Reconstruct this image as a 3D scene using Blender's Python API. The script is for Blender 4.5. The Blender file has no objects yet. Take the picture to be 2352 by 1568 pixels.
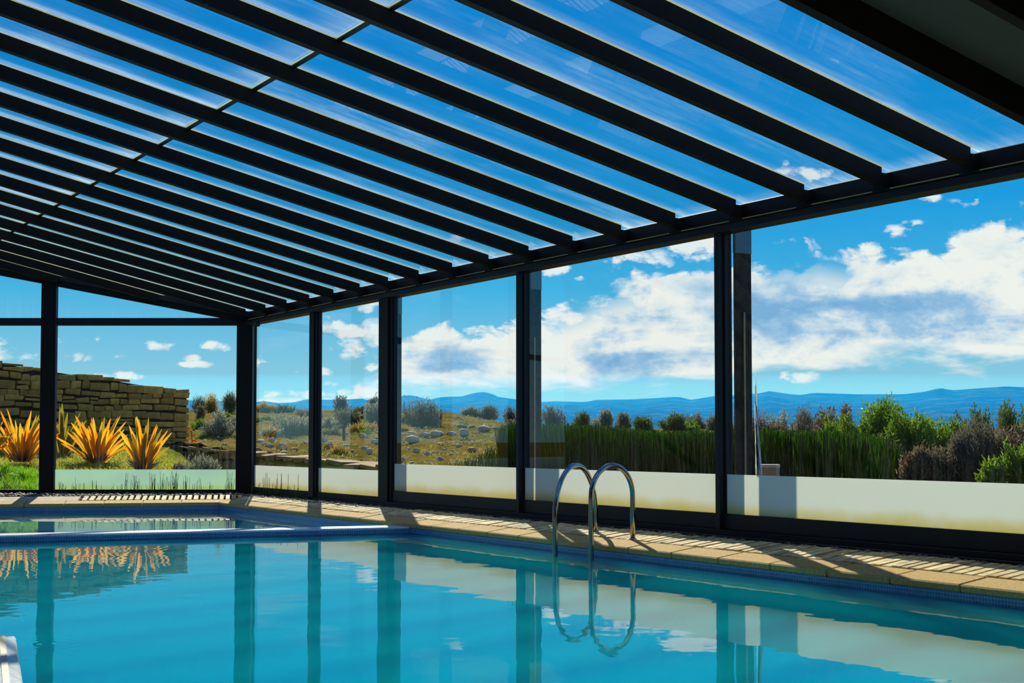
import bpy, bmesh, math, random
import numpy as np
from mathutils import Vector, Matrix
rnd = random.Random(7)
nrs = np.random.RandomState(11)
scene = bpy.context.scene
C = scene.collection

# ------------------------------------------------------------------ frame of reference
# X runs along the glazed side wall (away from the viewer), Y across the pool (wall at Y=-8.345), Z up, deck at 0
F, PCY, PITCH, AZ = 3162.5, 877.8, 0.0420, -0.5551      # focal length in pixels of a 2352 px wide frame
EYE = 0.88
WY = -8.345
CA, SA = math.cos(AZ), math.sin(AZ)
def c2w(X, Y, z=0.0):              # view-aligned ground coordinates (right, forward) -> world
    return Vector((X*SA + Y*CA, -X*CA + Y*SA, z))
def ray(u, v):
    xc, zc = (u-1176)/F, -(v-PCY)/F
    c, s = math.cos(PITCH), math.sin(PITCH)
    return xc, c - zc*s, s + zc*c
def at(u, v, D):                   # world point seen at photo pixel (u, v), D metres ahead
    x, y, z = ray(u, v); k = D/y
    return c2w(x*k, D, z*k + EYE)
def onz(u, v, z=0.0):
    x, y, zz = ray(u, v); k = (z-EYE)/zz
    return c2w(x*k, y*k, z)
def onwall(u, v, off=0.0):
    x, y, z = ray(u, v); ty = -x*CA + y*SA; k = (WY+off)/ty
    return c2w(x*k, y*k, z*k + EYE)
def azel(u, v):
    x, y, z = ray(u, v)
    return math.atan2(x, y), math.atan2(z, math.hypot(x, y))

# ------------------------------------------------------------------ camera
cam_d = bpy.data.cameras.new('camera'); cam = bpy.data.objects.new('camera', cam_d); C.objects.link(cam)
cam.location = (0, 0, EYE)
fwd = Vector((CA*math.cos(PITCH), SA*math.cos(PITCH), math.sin(PITCH)))
cam.rotation_euler = fwd.to_track_quat('-Z', 'Y').to_euler()
cam_d.sensor_fit = 'HORIZONTAL'; cam_d.sensor_width = 36.0
cam_d.lens = F*36.0/2352.0
cam_d.shift_y = (PCY-784.0)/2352.0
cam_d.clip_start = 0.05; cam_d.clip_end = 20000
scene.camera = cam

# ------------------------------------------------------------------ exposure, sun
scene.view_settings.view_transform = 'Standard'
scene.view_settings.look = 'None'
scene.view_settings.exposure = 0.0
scene.view_settings.gamma = 1.0
scene.view_settings.use_curve_mapping = False
scene.cycles.max_bounces = 10
scene.cycles.diffuse_bounces = 4
scene.cycles.glossy_bounces = 5
scene.cycles.transmission_bounces = 6
scene.cycles.transparent_max_bounces = 24
scene.cycles.sample_clamp_indirect = 6.0
scene.cycles.adaptive_threshold = 0.015
SUN_AZ, SUN_EL = math.radians(-8.0), math.radians(30.0)
hs = c2w(math.sin(SUN_AZ), math.cos(SUN_AZ))
SUN = Vector((hs.x*math.cos(SUN_EL), hs.y*math.cos(SUN_EL), math.sin(SUN_EL)))
sd = bpy.data.lights.new('sun', 'SUN'); sd.energy = 7.4; sd.angle = math.radians(0.53); sd.color = (1.0, 0.90, 0.72)
so = bpy.data.objects.new('sun', sd); C.objects.link(so); so.location = SUN*60
so.rotation_euler = (-SUN).to_track_quat('-Z', 'Y').to_euler()

# ------------------------------------------------------------------ sky
class NT:
    def __init__(s, nt): s.t = nt
    def n(s, typ, **kw):
        nd = s.t.nodes.new(typ)
        for k, v in kw.items(): setattr(nd, k, v)
        return nd
    def link(s, a, b): s.t.links.new(a, b)
    def put(s, sock, v):
        if hasattr(v, 'is_output') or isinstance(v, bpy.types.NodeSocket): s.link(v, sock)
        else: sock.default_value = v
    def m(s, op, a, b=None, c=None, clamp=False):
        nd = s.n('ShaderNodeMath', operation=op); nd.use_clamp = clamp
        s.put(nd.inputs[0], a)
        if b is not None: s.put(nd.inputs[1], b)
        if c is not None: s.put(nd.inputs[2], c)
        return nd.outputs[0]
    def vm(s, op, a, b=None):
        nd = s.n('ShaderNodeVectorMath', operation=op); s.put(nd.inputs[0], a)
        if b is not None: s.put(nd.inputs[1], b)
        return nd.outputs['Value'] if op in ('DOT_PRODUCT', 'LENGTH') else nd.outputs[0]
    def smooth(s, x, a, b, lo=0.0, hi=1.0):
        nd = s.n('ShaderNodeMapRange', interpolation_type='SMOOTHSTEP'); nd.clamp = True
        s.put(nd.inputs[0], x)
        for i, v in zip((1, 2, 3, 4), (a, b, lo, hi)): nd.inputs[i].default_value = v
        return nd.outputs[0]
    def noise(s, vec, scale, detail=4.0, rough=0.55, dist=0.0):
        nd = s.n('ShaderNodeTexNoise'); s.put(nd.inputs['Vector'], vec)
        nd.inputs['Scale'].default_value = scale; nd.inputs['Detail'].default_value = detail
        nd.inputs['Roughness'].default_value = rough; nd.inputs['Distortion'].default_value = dist
        return nd.outputs['Fac']
    def mix(s, f, a, b):
        nd = s.n('ShaderNodeMix', data_type='RGBA'); s.put(nd.inputs[0], f)
        for i, v in ((6, a), (7, b)):
            if isinstance(v, (tuple, list)): nd.inputs[i].default_value = (*v[:3], 1)
            else: s.link(v, nd.inputs[i])
        return nd.outputs[2]
    def ramp(s, f, stops):
        nd = s.n('ShaderNodeValToRGB'); s.put(nd.inputs[0], f)
        e = nd.color_ramp.elements
        while len(e) < len(stops): e.new(0.5)
        for el, (p, c) in zip(e, stops): el.position = p; el.color = (*c, 1)
        return nd.outputs[0]
    def comb(s, x, y, z=0.0):
        nd = s.n('ShaderNodeCombineXYZ')
        for i, v in enumerate((x, y, z)): s.put(nd.inputs[i], v)
        return nd.outputs[0]
    def sep(s, v):
        nd = s.n('ShaderNodeSeparateXYZ'); s.link(v, nd.inputs[0]); return nd.outputs

world = bpy.data.worlds.new('sky'); scene.world = world; world.use_nodes = True
world.node_tree.nodes.clear(); W = NT(world.node_tree)
dirv = W.n('ShaderNodeTexCoord').outputs['Generated']
fh, rh = c2w(0, 1), c2w(1, 0)
dx = W.vm('DOT_PRODUCT', dirv, tuple(rh)); dy = W.vm('DOT_PRODUCT', dirv, tuple(fh)); dz = W.sep(dirv)[2]
az = W.m('ARCTAN2', dx, dy); el = W.m('ARCSINE', dz)
skyc = W.ramp(W.m('MULTIPLY', el, 1.0/0.9, clamp=True),
   [(0.0, (.43, .76, .80)), (.055, (.25, .62, .80)), (.12, (.060, .47, .80)), (.19, (.012, .35, .78)), (.30, (.006, .28, .73)), (.55, (.006, .15, .55)), (1.0, (.008, .09, .38))])
# clouds
q = W.comb(az, W.m('MULTIPLY', el, 1.55), 0.37)
n1 = W.noise(q, 19.0, 9.0, 0.60, 0.35)
n2 = W.noise(q, 7.0, 6.0, 0.55, 0.2)
nf = W.noise(q, 48.0, 5.0, 0.6, 0.1)
n3 = W.noise(W.comb(W.m('MULTIPLY', az, 0.55), W.m('MULTIPLY', el, 1.9), 1.7), 22.0, 8.0, 0.58, 0.3)
n1c = W.m('SUBTRACT', n1, 0.5)
vor = W.n('ShaderNodeTexVoronoi', feature='F1', voronoi_dimensions='2D'); W.put(vor.inputs['Vector'], W.vm('ADD', q, W.comb(W.m('MULTIPLY', n1c, .06), W.m('MULTIPLY', W.m('SUBTRACT', nf, .5), .03))))
vor.inputs['Scale'].default_value = 30.0; vor.inputs['Detail'].default_value = 2.0; vor.inputs['Roughness'].default_value = 0.6
puffs = W.m('SUBTRACT', 0.42, vor.outputs['Distance'])
A0, A1, E1 = -0.60, 0.60, 0.30
def curve(pts):
    nd = W.n('ShaderNodeFloatCurve'); cu = nd.mapping.curves[0]
    P = [((azel(u, v)[0]-A0)/(A1-A0), azel(u, v)[1]/E1) for u, v in pts]
    while len(cu.points) < len(P): cu.points.new(0.5, 0.5)
    for p, xy in zip(cu.points, P): p.location = xy; p.handle_type = 'VECTOR'
    nd.mapping.update()
    W.link(W.m('MULTIPLY', W.m('SUBTRACT', az, A0), 1.0/(A1-A0), clamp=True), nd.inputs['Value'])
    return W.m('MULTIPLY', nd.outputs[0], E1)
top = curve([(700, 935), (860, 830), (905, 760), (935, 728), (1010, 722), (1100, 716), (1180, 712), (1280, 690), (1345, 660), (1400, 618), (1480, 600), (1560, 585), (1650, 565), (1730, 558), (1800, 552), (1880, 542), (1940, 560), (2040, 540), (2120, 528), (2220, 500), (2352, 472), (2600, 420), (3000, 500)])
bot = curve([(700, 945), (900, 888), (1000, 893), (1200, 890), (1420, 893), (1640, 880), (1760, 852), (1900, 845), (2100, 838), (2352, 826), (2700, 826), (3000, 700)])
dt = W.m('ADD', W.m('SUBTRACT', top, el), W.m('ADD', W.m('MULTIPLY', n1c, 0.030), W.m('MULTIPLY', puffs, 0.022)))
db = W.m('ADD', W.m('SUBTRACT', el, bot), W.m('MULTIPLY', W.m('SUBTRACT', n3, 0.5), 0.060))
bank = W.m('MULTIPLY', W.smooth(dt, -0.003, 0.008), W.smooth(db, -0.005, 0.009))
hole = W.smooth(W.m('ADD', n2, W.m('MULTIPLY', n1c, 0.55)), 0.30, 0.40)
# height inside the bank 0 (base) .. 1 (crown)
rel = W.m('DIVIDE', W.m('SUBTRACT', el, bot), W.m('SUBTRACT', top, bot), clamp=True)
bank = W.m('MULTIPLY', bank, W.m('MAXIMUM', hole, W.smooth(W.m('ABSOLUTE', W.m('SUBTRACT', rel, .42)), .45, .12)))
under = W.m('MULTIPLY', W.smooth(rel, 0.06, 0.30), W.smooth(rel, 0.74, 0.44))
nsh = W.noise(W.comb(W.m('MULTIPLY', az, 0.7), W.m('MULTIPLY', el, 1.9), 3.1), 13.0, 8.0, 0.56, 0.5)
lump = W.m('ADD', W.m('MULTIPLY', W.m('SUBTRACT', nsh, 0.50), 2.6), W.m('ADD', W.m('MULTIPLY', W.m('SUBTRACT', nf, 0.5), 1.1), W.m('MULTIPLY', n1c, 1.7)))
shade = W.m('MULTIPLY', W.m('ADD', W.m('MULTIPLY', under, 0.46), W.m('MULTIPLY', lump, 1.25), clamp=True), W.m('ADD', W.m('MULTIPLY', W.smooth(rel, .95, .55), 0.75), 0.15), clamp=True)
bankc = W.ramp(shade, [(0.0, (.93, .95, .90)), (.25, (.74, .84, .88)), (.58, (.36, .59, .81)), (1.0, (.17, .42, .72))])
col = W.mix(bank, skyc, bankc)
blobs = [(8, 805, 48, 24), (80, 790, 30, 12), (72, 815, 24, 10), (190, 812, 66, 13), (205, 799, 34, 14), (142, 787, 20, 9), (375, 794, 40, 9), (455, 795, 52, 11), (440, 820, 24, 8), (465, 835, 32, 7), (418, 836, 18, 5), (290, 863, 76, 7),
         (600, 838, 36, 14), (645, 854, 34, 8), (618, 866, 22, 8), (760, 748, 30, 15), (795, 758, 34, 12), (868, 730, 34, 42), (812, 809, 34, 20), (868, 786, 24, 32), (742, 856, 24, 9), (755, 800, 14, 7), (862, 845, 34, 20), (690, 913, 70, 14), (620, 925, 40, 8), (850, 905, 64, 18), (1860, 866, 46, 12), (1270, 617, 30, 12), (1335, 639, 16, 6),
         (1570, 572, 70, 26), (1430, 596, 60, 22), (1045, 546, 22, 10), (1815, 392, 30, 14), (1860, 400, 26, 12), (1900, 398, 14, 10), (2215, 462, 36, 12), (2120, 455, 40, 8), (2060, 532, 30, 14), (760, 880, 20, 6), (2095, 510, 20, 8)]
dens = None
for (u, v, wx, wy) in blobs:
    a0, e0 = azel(u, v); wa, we = wx/F*1.35, wy/F*1.4
    ddx = W.m('MULTIPLY', W.m('SUBTRACT', az, a0), 1/wa); ddy = W.m('MULTIPLY', W.m('SUBTRACT', el, e0), 1/we)
    r2 = W.m('ADD', W.m('MULTIPLY', ddx, ddx), W.m('MULTIPLY', ddy, ddy))
    d = W.m('SUBTRACT', 1.0, r2)
    dens = d if dens is None else W.m('MAXIMUM', dens, d)
nb = W.m('ADD', W.m('ADD', W.m('MULTIPLY', n1c, 4.2), W.m('MULTIPLY', W.m('SUBTRACT', nf, 0.5), 3.6)), W.m('MULTIPLY', puffs, 1.6))
puff = W.smooth(W.m('ADD', dens, nb), -0.55, 0.55)
puff = W.m('MULTIPLY', puff, W.smooth(dens, -1.6, -0.2))
col = W.mix(W.m('MULTIPLY', puff, 0.93), col, (.92, .95, .92))
# the rest of the sky: scattered cumulus all around
pl = W.vm('MULTIPLY', dirv, W.comb(1, 1, 0)); den = W.m('ADD', W.m('ABSOLUTE', dz), 0.18)
sc = W.n('ShaderNodeVectorMath', operation='SCALE'); W.link(pl, sc.inputs[0]); W.link(W.m('DIVIDE', 1.0, den), sc.inputs['Scale'])
gn = W.noise(sc.outputs[0], 1.9, 8.0, 0.58, 0.2)
away = W.smooth(W.m('ABSOLUTE', az), 0.46, 0.62)
gen = W.m('MULTIPLY', W.m('MULTIPLY', W.smooth(gn, 0.53, 0.63), away), W.smooth(el, 0.02, 0.10))
col = W.mix(W.m('MULTIPLY', gen, 0.9), col, (.88, .91, .91))
col = W.mix(W.smooth(el, -0.03, 0.0), (.20, .19, .10), col)
bg = W.n('ShaderNodeBackground'); W.link(col, bg.inputs[0]); bg.inputs[1].default_value = 1.0
wo = W.n('ShaderNodeOutputWorld'); W.link(bg.outputs[0], wo.inputs[0])

# ------------------------------------------------------------------ materials
def newmat(name):
    m = bpy.data.materials.new(name); m.use_nodes = True; m.node_tree.nodes.clear()
    T = NT(m.node_tree); T.out = T.n('ShaderNodeOutputMaterial'); return m, T
def solid(name, c, rough=0.6, c2=None, scale=6.0, bump=0.0, metal=0.0, spec=0.5, isl=0.0, bscale=None):
    m, T = newmat(name)
    p = T.n('ShaderNodeBsdfPrincipled'); T.link(p.outputs[0], T.out.inputs[0])
    p.inputs['Roughness'].default_value = rough; p.inputs['Metallic'].default_value = metal
    p.inputs['Specular IOR Level'].default_value = spec
    ob = T.n('ShaderNodeTexCoord').outputs['Object']
    if c2 is None: p.inputs['Base Color'].default_value = (*c, 1); colr = None
    else:
        colr = T.mix(T.smooth(T.noise(ob, scale, 6, 0.6), 0.35, 0.65), c, c2)
        if isl:
            g = T.n('ShaderNodeNewGeometry').outputs['Random Per Island']
            oi = T.n('ShaderNodeObjectInfo').outputs['Random']
            k = T.m('FRACT', T.m('ADD', g, oi))
            hsv = T.n('ShaderNodeHueSaturation'); T.link(colr, hsv.inputs['Color'])
            T.link(T.m('MULTIPLY_ADD', k, isl, 1-isl*0.5), hsv.inputs['Value']); colr = hsv.outputs[0]
        T.link(colr, p.inputs['Base Color'])
    if bump:
        b = T.n('ShaderNodeBump'); b.inputs['Strength'].default_value = bump; b.inputs['Distance'].default_value = 0.02
        T.link(T.noise(ob, bscale or scale*4, 8, 0.65), b.inputs['Height']); T.link(b.outputs[0], p.inputs['Normal'])
    return m
def leafmat(name, cols, trans=0.5, rough=0.6, tcol=None):
    m, T = newmat(name)
    g = T.n('ShaderNodeNewGeometry').outputs['Random Per Island']
    oi = T.n('ShaderNodeObjectInfo').outputs['Random']
    k = T.m('FRACT', T.m('ADD', g, oi))
    st = [(i/(len(cols)-1), c) for i, c in enumerate(cols)]
    c = T.ramp(k, st)
    d = T.n('ShaderNodeBsdfDiffuse'); T.link(c, d.inputs[0])
    t = T.n('ShaderNodeBsdfTranslucent'); T.link(c, t.inputs[0])
    mx = T.n('ShaderNodeMixShader'); mx.inputs[0].default_value = trans
    T.link(d.outputs[0], mx.inputs[1]); T.link(t.outputs[0], mx.inputs[2])
    gl = T.n('ShaderNodeBsdfGlossy'); gl.inputs['Roughness'].default_value = rough*0.7
    m2 = T.n('ShaderNodeMixShader'); m2.inputs[0].default_value = 0.03
    T.link(mx.outputs[0], m2.inputs[1]); T.link(gl.outputs[0], m2.inputs[2]); T.link(m2.outputs[0], T.out.inputs[0])
    return m
def glassmat(name, dirt=None, tint=(.97, .985, .985)):
    m, T = newmat(name)
    tr = T.n('ShaderNodeBsdfTransparent'); tr.inputs[0].default_value = (*tint, 1)
    gl = T.n('ShaderNodeBsdfGlossy'); gl.inputs['Roughness'].default_value = 0.0
    fr = T.n('ShaderNodeFresnel'); fr.inputs[0].default_value = 1.45
    geo = T.n('ShaderNodeNewGeometry')
    fac = T.m('MULTIPLY', fr.outputs[0], T.m('SUBTRACT', 1.0, geo.outputs['Backfacing']))
    mx = T.n('ShaderNodeMixShader'); T.link(fac, mx.inputs[0])
    T.link(tr.outputs[0], mx.inputs[1]); T.link(gl.outputs[0], mx.inputs[2])
    last = mx.outputs[0]
    if dirt:
        g = T.n('ShaderNodeTexCoord'); gx, gy, gz = T.sep(g.outputs['Generated'])
        ob = g.outputs['Object']; ox, oy, oz = T.sep(ob)
        oi = T.n('ShaderNodeObjectInfo').outputs['Random']
        if dirt == 'roof':
            st = T.noise(T.comb(T.m('MULTIPLY', ox, 11.0), T.m('MULTIPLY', oy, 0.55), T.m('MULTIPLY', oi, 40)), 3.0, 9, 0.72, 0.8)
            edge = T.smooth(gx, 0.80, 1.02); end = T.smooth(gy, 0.06, 0.0)
            amt = T.m('ADD', T.m('MULTIPLY', edge, 0.26), T.m('MULTIPLY', end, 0.30))
            amt = T.m('ADD', amt, T.m('MULTIPLY', T.m('POWER', oi, 3.0), 0.16))
            amt = T.m('ADD', amt, 0.03)
            big = T.smooth(T.noise(T.comb(ox, T.m('MULTIPLY', oy, .6), T.m('MULTIPLY', oi, 90)), 1.6, 3, .5), 0.38, 0.66)
            fac2 = T.m('MULTIPLY', T.m('MULTIPLY', T.smooth(st, 0.40, 0.78), amt), big)
            fac2 = T.m('ADD', fac2, T.m('MULTIPLY', T.m('ADD', edge, end), 0.05))
            dc = (.80, .92, .84)
        else:
            st = T.noise(T.comb(T.m('MULTIPLY', ox, 14.0), T.m('MULTIPLY', oy, 14.0), T.m('MULTIPLY', oz, 0.5)), 2.0, 6, 0.6)
            fac2 = T.m('MULTIPLY', T.smooth(st, 0.45, 0.8), T.smooth(gz, 0.5, 0.0))
            fac2 = T.m('MULTIPLY', fac2, 0.022); dc = (.75, .82, .86)
        t2 = T.n('ShaderNodeBsdfTranslucent'); t2.inputs[0].default_value = (*dc, 1)
        m2 = T.n('ShaderNodeMixShader'); T.link(fac2, m2.inputs[0]); T.link(last, m2.inputs[1]); T.link(t2.outputs[0], m2.inputs[2])
        last = m2.outputs[0]
    T.link(last, T.out.inputs[0]); return m
M = {}
M['steel'] = solid('black_steel', (.0075, .0078, .0090), 0.55, (.0105, .0100, .0100), 3.0, spec=0.25)
M['rafter'] = solid('black_timber', (.0085, .0062, .0040), 0.6, (.012, .0085, .0055), 4.0, spec=0.18)
M['frame'] = solid('anthracite_frame', (.012, .015, .021), 0.5, (.016, .019, .025), 5.0, spec=0.3)
M['ceilpanel'] = solid('dark_soffit', (.085, .066, .042), 0.8, (.095, .075, .05), 2.0)
M['plaster'] = solid('house_plaster', (.06, .055, .045), 0.9, (.07, .065, .055), 1.0)
M['gasket'] = solid('black_gasket', (.008, .008, .008), 0.6)
M['sealant'] = leafmat('pale_sealant', [(.85, .82, .58), (.92, .92, .80)], 0.7)
M['glass'] = glassmat('clear_glass', 'wall'); M['roofglass'] = glassmat('roof_glass', 'roof', (.96, .99, .995))
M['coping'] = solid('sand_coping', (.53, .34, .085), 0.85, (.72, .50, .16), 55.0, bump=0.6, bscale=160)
M['plank'] = solid('weathered_timber', (.46, .35, .13), 0.8, (.78, .64, .34), 9.0, bump=0.4, isl=0.45)
M['deck'] = solid('pale_concrete', (.42, .36, .22), 0.9, (.55, .47, .30), 8.0, bump=0.3)
M['underdeck'] = solid('dark_bed', (.05, .042, .03), 0.9, (.08, .065, .045), 12.0)
M['pebble'] = solid('grey_pebble', (.10, .085, .06), 0.7, (.26, .22, .17), 3.0, isl=1.1)
M['chrome'] = solid('stainless_tube', (.36, .37, .35), 0.14, metal=1.0)
def film(name, rfac, c1, c2):
    m, T = newmat(name)
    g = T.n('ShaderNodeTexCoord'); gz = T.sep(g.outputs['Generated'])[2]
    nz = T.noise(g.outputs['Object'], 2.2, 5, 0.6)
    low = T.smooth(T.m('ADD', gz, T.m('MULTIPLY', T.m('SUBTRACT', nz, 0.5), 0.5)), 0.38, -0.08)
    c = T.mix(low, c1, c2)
    a = T.n('ShaderNodeBsdfTranslucent'); T.link(c, a.inputs[0])
    d = T.n('ShaderNodeBsdfDiffuse'); T.link(c, d.inputs[0])
    rf = T.n('ShaderNodeBsdfRefraction'); rf.inputs['Roughness'].default_value = 0.35; rf.inputs['IOR'].default_value = 1.12
    T.link(c, rf.inputs['Color'])
    m1 = T.n('ShaderNodeMixShader'); m1.inputs[0].default_value = 0.12; T.link(a.outputs[0], m1.inputs[1]); T.link(d.outputs[0], m1.inputs[2])
    m2 = T.n('ShaderNodeMixShader'); m2.inputs[0].default_value = rfac; T.link(m1.outputs[0], m2.inputs[1]); T.link(rf.outputs[0], m2.inputs[2])
    T.link(m2.outputs[0], T.out.inputs[0]); return m
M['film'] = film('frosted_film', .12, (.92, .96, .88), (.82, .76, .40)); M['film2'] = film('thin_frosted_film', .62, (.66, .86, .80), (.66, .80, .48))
def mosaic(name, a, b, grout, size=0.026, rough=0.25):
    m, T = newmat(name)
    ob = T.n('ShaderNodeTexCoord').outputs['Object']; x, y, z = T.sep(ob)
    nx = T.n('ShaderNodeNewGeometry').outputs['Normal']; ax = T.vm('ABSOLUTE', nx); gx, gy, gz = T.sep(ax)
    flat = T.m('GREATER_THAN', gz, 0.7)
    facex = T.m('MULTIPLY', T.m('GREATER_THAN', gx, gy), T.m('SUBTRACT', 1.0, flat))
    u = T.m('ADD', T.m('MULTIPLY', x, T.m('SUBTRACT', 1.0, facex)), T.m('MULTIPLY', y, facex))
    v = T.m('ADD', T.m('MULTIPLY', z, T.m('SUBTRACT', 1.0, flat)), T.m('MULTIPLY', y, flat))
    uu, vv = T.m('DIVIDE', u, size), T.m('DIVIDE', v, size)
    fu, fv = T.m('FRACT', uu), T.m('FRACT', vv)
    def line(f): return T.m('LESS_THAN', f, 0.13)
    ln = T.m('MAXIMUM', line(fu), line(fv))
    cell = T.n('ShaderNodeTexWhiteNoise'); cell.noise_dimensions = '2D'
    T.link(T.comb(T.m('FLOOR', uu), T.m('FLOOR', vv)), cell.inputs['Vector'])
    c = T.mix(ln, T.mix(cell.outputs['Value'], a, b), grout)
    p = T.n('ShaderNodeBsdfPrincipled'); T.link(c, p.inputs['Base Color']); p.inputs['Roughness'].default_value = rough
    T.link(p.outputs[0], T.out.inputs[0]); return m
M['mosaic'] = mosaic('blue_mosaic', (.025, .17, .34), (.045, .25, .44), (.32, .50, .60))
M['mosaic_white'] = mosaic('white_mosaic', (.72, .76, .80), (.84, .86, .86), (.50, .58, .66), 0.04)
M['poolfloor'] = solid('cyan_pool_lining', (.0, .72, .97), 0.7, (.0, .75, .98), 1.0)
M['poolfloor2'] = solid('pale_pool_lining', (.10, .42, .66), 0.7, (.14, .48, .70), 1.0)
def water(name, deep):
    m, T = newmat(name)
    ob = T.n('ShaderNodeTexCoord').outputs['Object']; x, y, z = T.sep(ob)
    h1 = T.noise(ob, 1.3, 2, 0.5); h2 = T.noise(ob, 5.0, 2, 0.5)
    rc = onz(112, 1478, -0.20)
    r = T.m('SQRT', T.m('ADD', T.m('POWER', T.m('SUBTRACT', x, rc.x), 2.0), T.m('POWER', T.m('SUBTRACT', y, rc.y), 2.0)))
    ring = T.m('MULTIPLY', T.m('SINE', T.m('MULTIPLY', r, 75.0)), T.m('POWER', 2.718, T.m('MULTIPLY', r, -4.2)))
    hh = T.m('ADD', T.m('ADD', T.m('MULTIPLY', h1, 0.0028), T.m('MULTIPLY', h2, 0.00028)), T.m('MULTIPLY', ring, 0.00028))
    b = T.n('ShaderNodeBump'); b.inputs['Strength'].default_value = 1.0; b.inputs['Distance'].default_value = 1.0
    T.link(hh, b.inputs['Height'])
    if deep:                                             # slightly milky body of water, lit through its depth
        ss = T.n('ShaderNodeSubsurfaceScattering', falloff='RANDOM_WALK'); ss.inputs['Color'].default_value = (.0, .65, 1.0, 1); ss.inputs['Scale'].default_value = 7.0
        ss.inputs['Radius'].default_value = (1, 1, 1)
        rf = T.n('ShaderNodeBsdfRefraction'); rf.inputs['Roughness'].default_value = 0.0; rf.inputs['IOR'].default_value = 1.333; rf.inputs['Color'].default_value = (.6, .99, 1, 1)
        bm_ = T.n('ShaderNodeMixShader'); bm_.inputs[0].default_value = 0.55; T.link(rf.outputs[0], bm_.inputs[1]); T.link(ss.outputs[0], bm_.inputs[2])
        gl = T.n('ShaderNodeBsdfGlossy'); gl.inputs['Roughness'].default_value = 0.0; T.link(b.outputs[0], gl.inputs['Normal'])
        fr = T.n('ShaderNodeFresnel'); T.link(T.m('SUBTRACT', 2.0, T.m('MULTIPLY', T.n('ShaderNodeNewGeometry').outputs['Backfacing'], 2.0-1/1.333)), fr.inputs[0])
        mx = T.n('ShaderNodeMixShader'); T.link(fr.outputs[0], mx.inputs[0])
        T.link(bm_.outputs[0], mx.inputs[1]); T.link(gl.outputs[0], mx.inputs[2]); T.link(mx.outputs[0], T.out.inputs[0]); return m
    tr = T.n('ShaderNodeBsdfTransparent'); tr.inputs[0].default_value = (.55, .93, .97, 1)
    rf = T.n('ShaderNodeBsdfRefraction'); rf.inputs['Roughness'].default_value = 0.0; rf.inputs['IOR'].default_value = 1.333; rf.inputs['Color'].default_value = (.85, .99, 1, 1)
    bm_ = T.n('ShaderNodeMixShader'); bm_.inputs[0].default_value = 0.88 if deep else 0.5; T.link(tr.outputs[0], bm_.inputs[1]); T.link(rf.outputs[0], bm_.inputs[2])
    gl = T.n('ShaderNodeBsdfGlossy'); gl.inputs['Roughness'].default_value = 0.0; T.link(b.outputs[0], gl.inputs['Normal'])
    fr = T.n('ShaderNodeFresnel'); ior = 1.55 if deep else 1.333; T.link(T.m('SUBTRACT', ior, T.m('MULTIPLY', T.n('ShaderNodeNewGeometry').outputs['Backfacing'], ior-1/1.333)), fr.inputs[0])
    mx = T.n('ShaderNodeMixShader'); T.link(fr.outputs[0], mx.inputs[0])
    T.link(bm_.outputs[0], mx.inputs[1]); T.link(gl.outputs[0], mx.inputs[2]); T.link(mx.outputs[0], T.out.inputs[0])
    return m
M['water'] = water('shallow_water', False); M['deepwater'] = water('deep_water', True)
M['stone'] = solid('brown_field_stone', (.40, .215, .038), 0.9, (.58, .33, .07), 4.0, bump=0.9, isl=0.6)
M['mortar'] = solid('dark_joint', (.035, .022, .010), 0.95, (.05, .03, .014), 6.0)
M['soilwall'] = solid('earthy_stone', (.26, .16, .055), 0.9, (.42, .28, .11), 5.0, bump=0.8, isl=0.5)
M['rock'] = solid('grey_boulder', (.36, .31, .22), 0.85, (.60, .53, .40), 4.0, bump=0.6, isl=0.3)
M['rockbrown'] = solid('brown_boulder', (.26, .16, .09), 0.85, (.40, .26, .15), 5.0, bump=0.6, isl=0.3)
def ground(name, a, b, c, sc):
    m, T = newmat(name)
    ob = T.n('ShaderNodeTexCoord').outputs['Object']
    n1 = T.noise(ob, sc, 8, 0.65); n2 = T.noise(ob, sc*6, 6, 0.7)
    k = T.m('ADD', T.m('MULTIPLY', n1, 0.6), T.m('MULTIPLY', n2, 0.4))
    col = T.ramp(k, [(0.36, a), (0.50, b), (0.62, c)])
    p = T.n('ShaderNodeBsdfPrincipled'); T.link(col, p.inputs['Base Color']); p.inputs['Roughness'].default_value = 1.0; p.inputs['Specular IOR Level'].default_value = 0.0
    bp = T.n('ShaderNodeBump'); bp.inputs['Strength'].default_value = 1.0; bp.inputs['Distance'].default_value = 0.15
    T.link(n2, bp.inputs['Height']); T.link(bp.outputs[0], p.inputs['Normal'])
    T.link(p.outputs[0], T.out.inputs[0]); return m
M['hill'] = ground('dry_hillside', (.075, .10, .010), (.20, .155, .035), (.34, .24, .085), 0.5)
M['bed'] = ground('grassy_bed', (.08, .13, .012), (.22, .25, .03), (.40, .33, .10), 1.2)
M['mountain'] = ground('hazy_blue_rock', (.002, .024, .075), (.006, .045, .12), (.085, .13, .17), 0.006)  # blue of the distance haze is painted into the rock colour
M['flaxorange'] = leafmat('orange_flax', [(.80, .27, .005), (.88, .42, .01), (.62, .20, .008), (.60, .42, .02), (.90, .50, .02)], 0.68, 0.4)
M['flaxgreen'] = leafmat('olive_flax', [(.30, .24, .02), (.42, .30, .02), (.20, .20, .02), (.55, .36, .02)], 0.6, 0.4)
M['grass'] = leafmat('yellow_grass', [(.25, .34, .02), (.46, .46, .05), (.36, .40, .02), (.60, .50, .12)], 0.55)
M['lush'] = leafmat('lush_grass', [(.10, .34, .005), (.22, .50, .01), (.35, .55, .02)], 0.55)
M['dry'] = leafmat('dry_tuft', [(.55, .40, .10), (.42, .28, .05), (.35, .33, .06)], 0.5)
M['sage'] = leafmat('grey_sage', [(.20, .22, .15), (.30, .32, .22), (.38, .40, .30), (.16, .19, .10)], 0.45)
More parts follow.
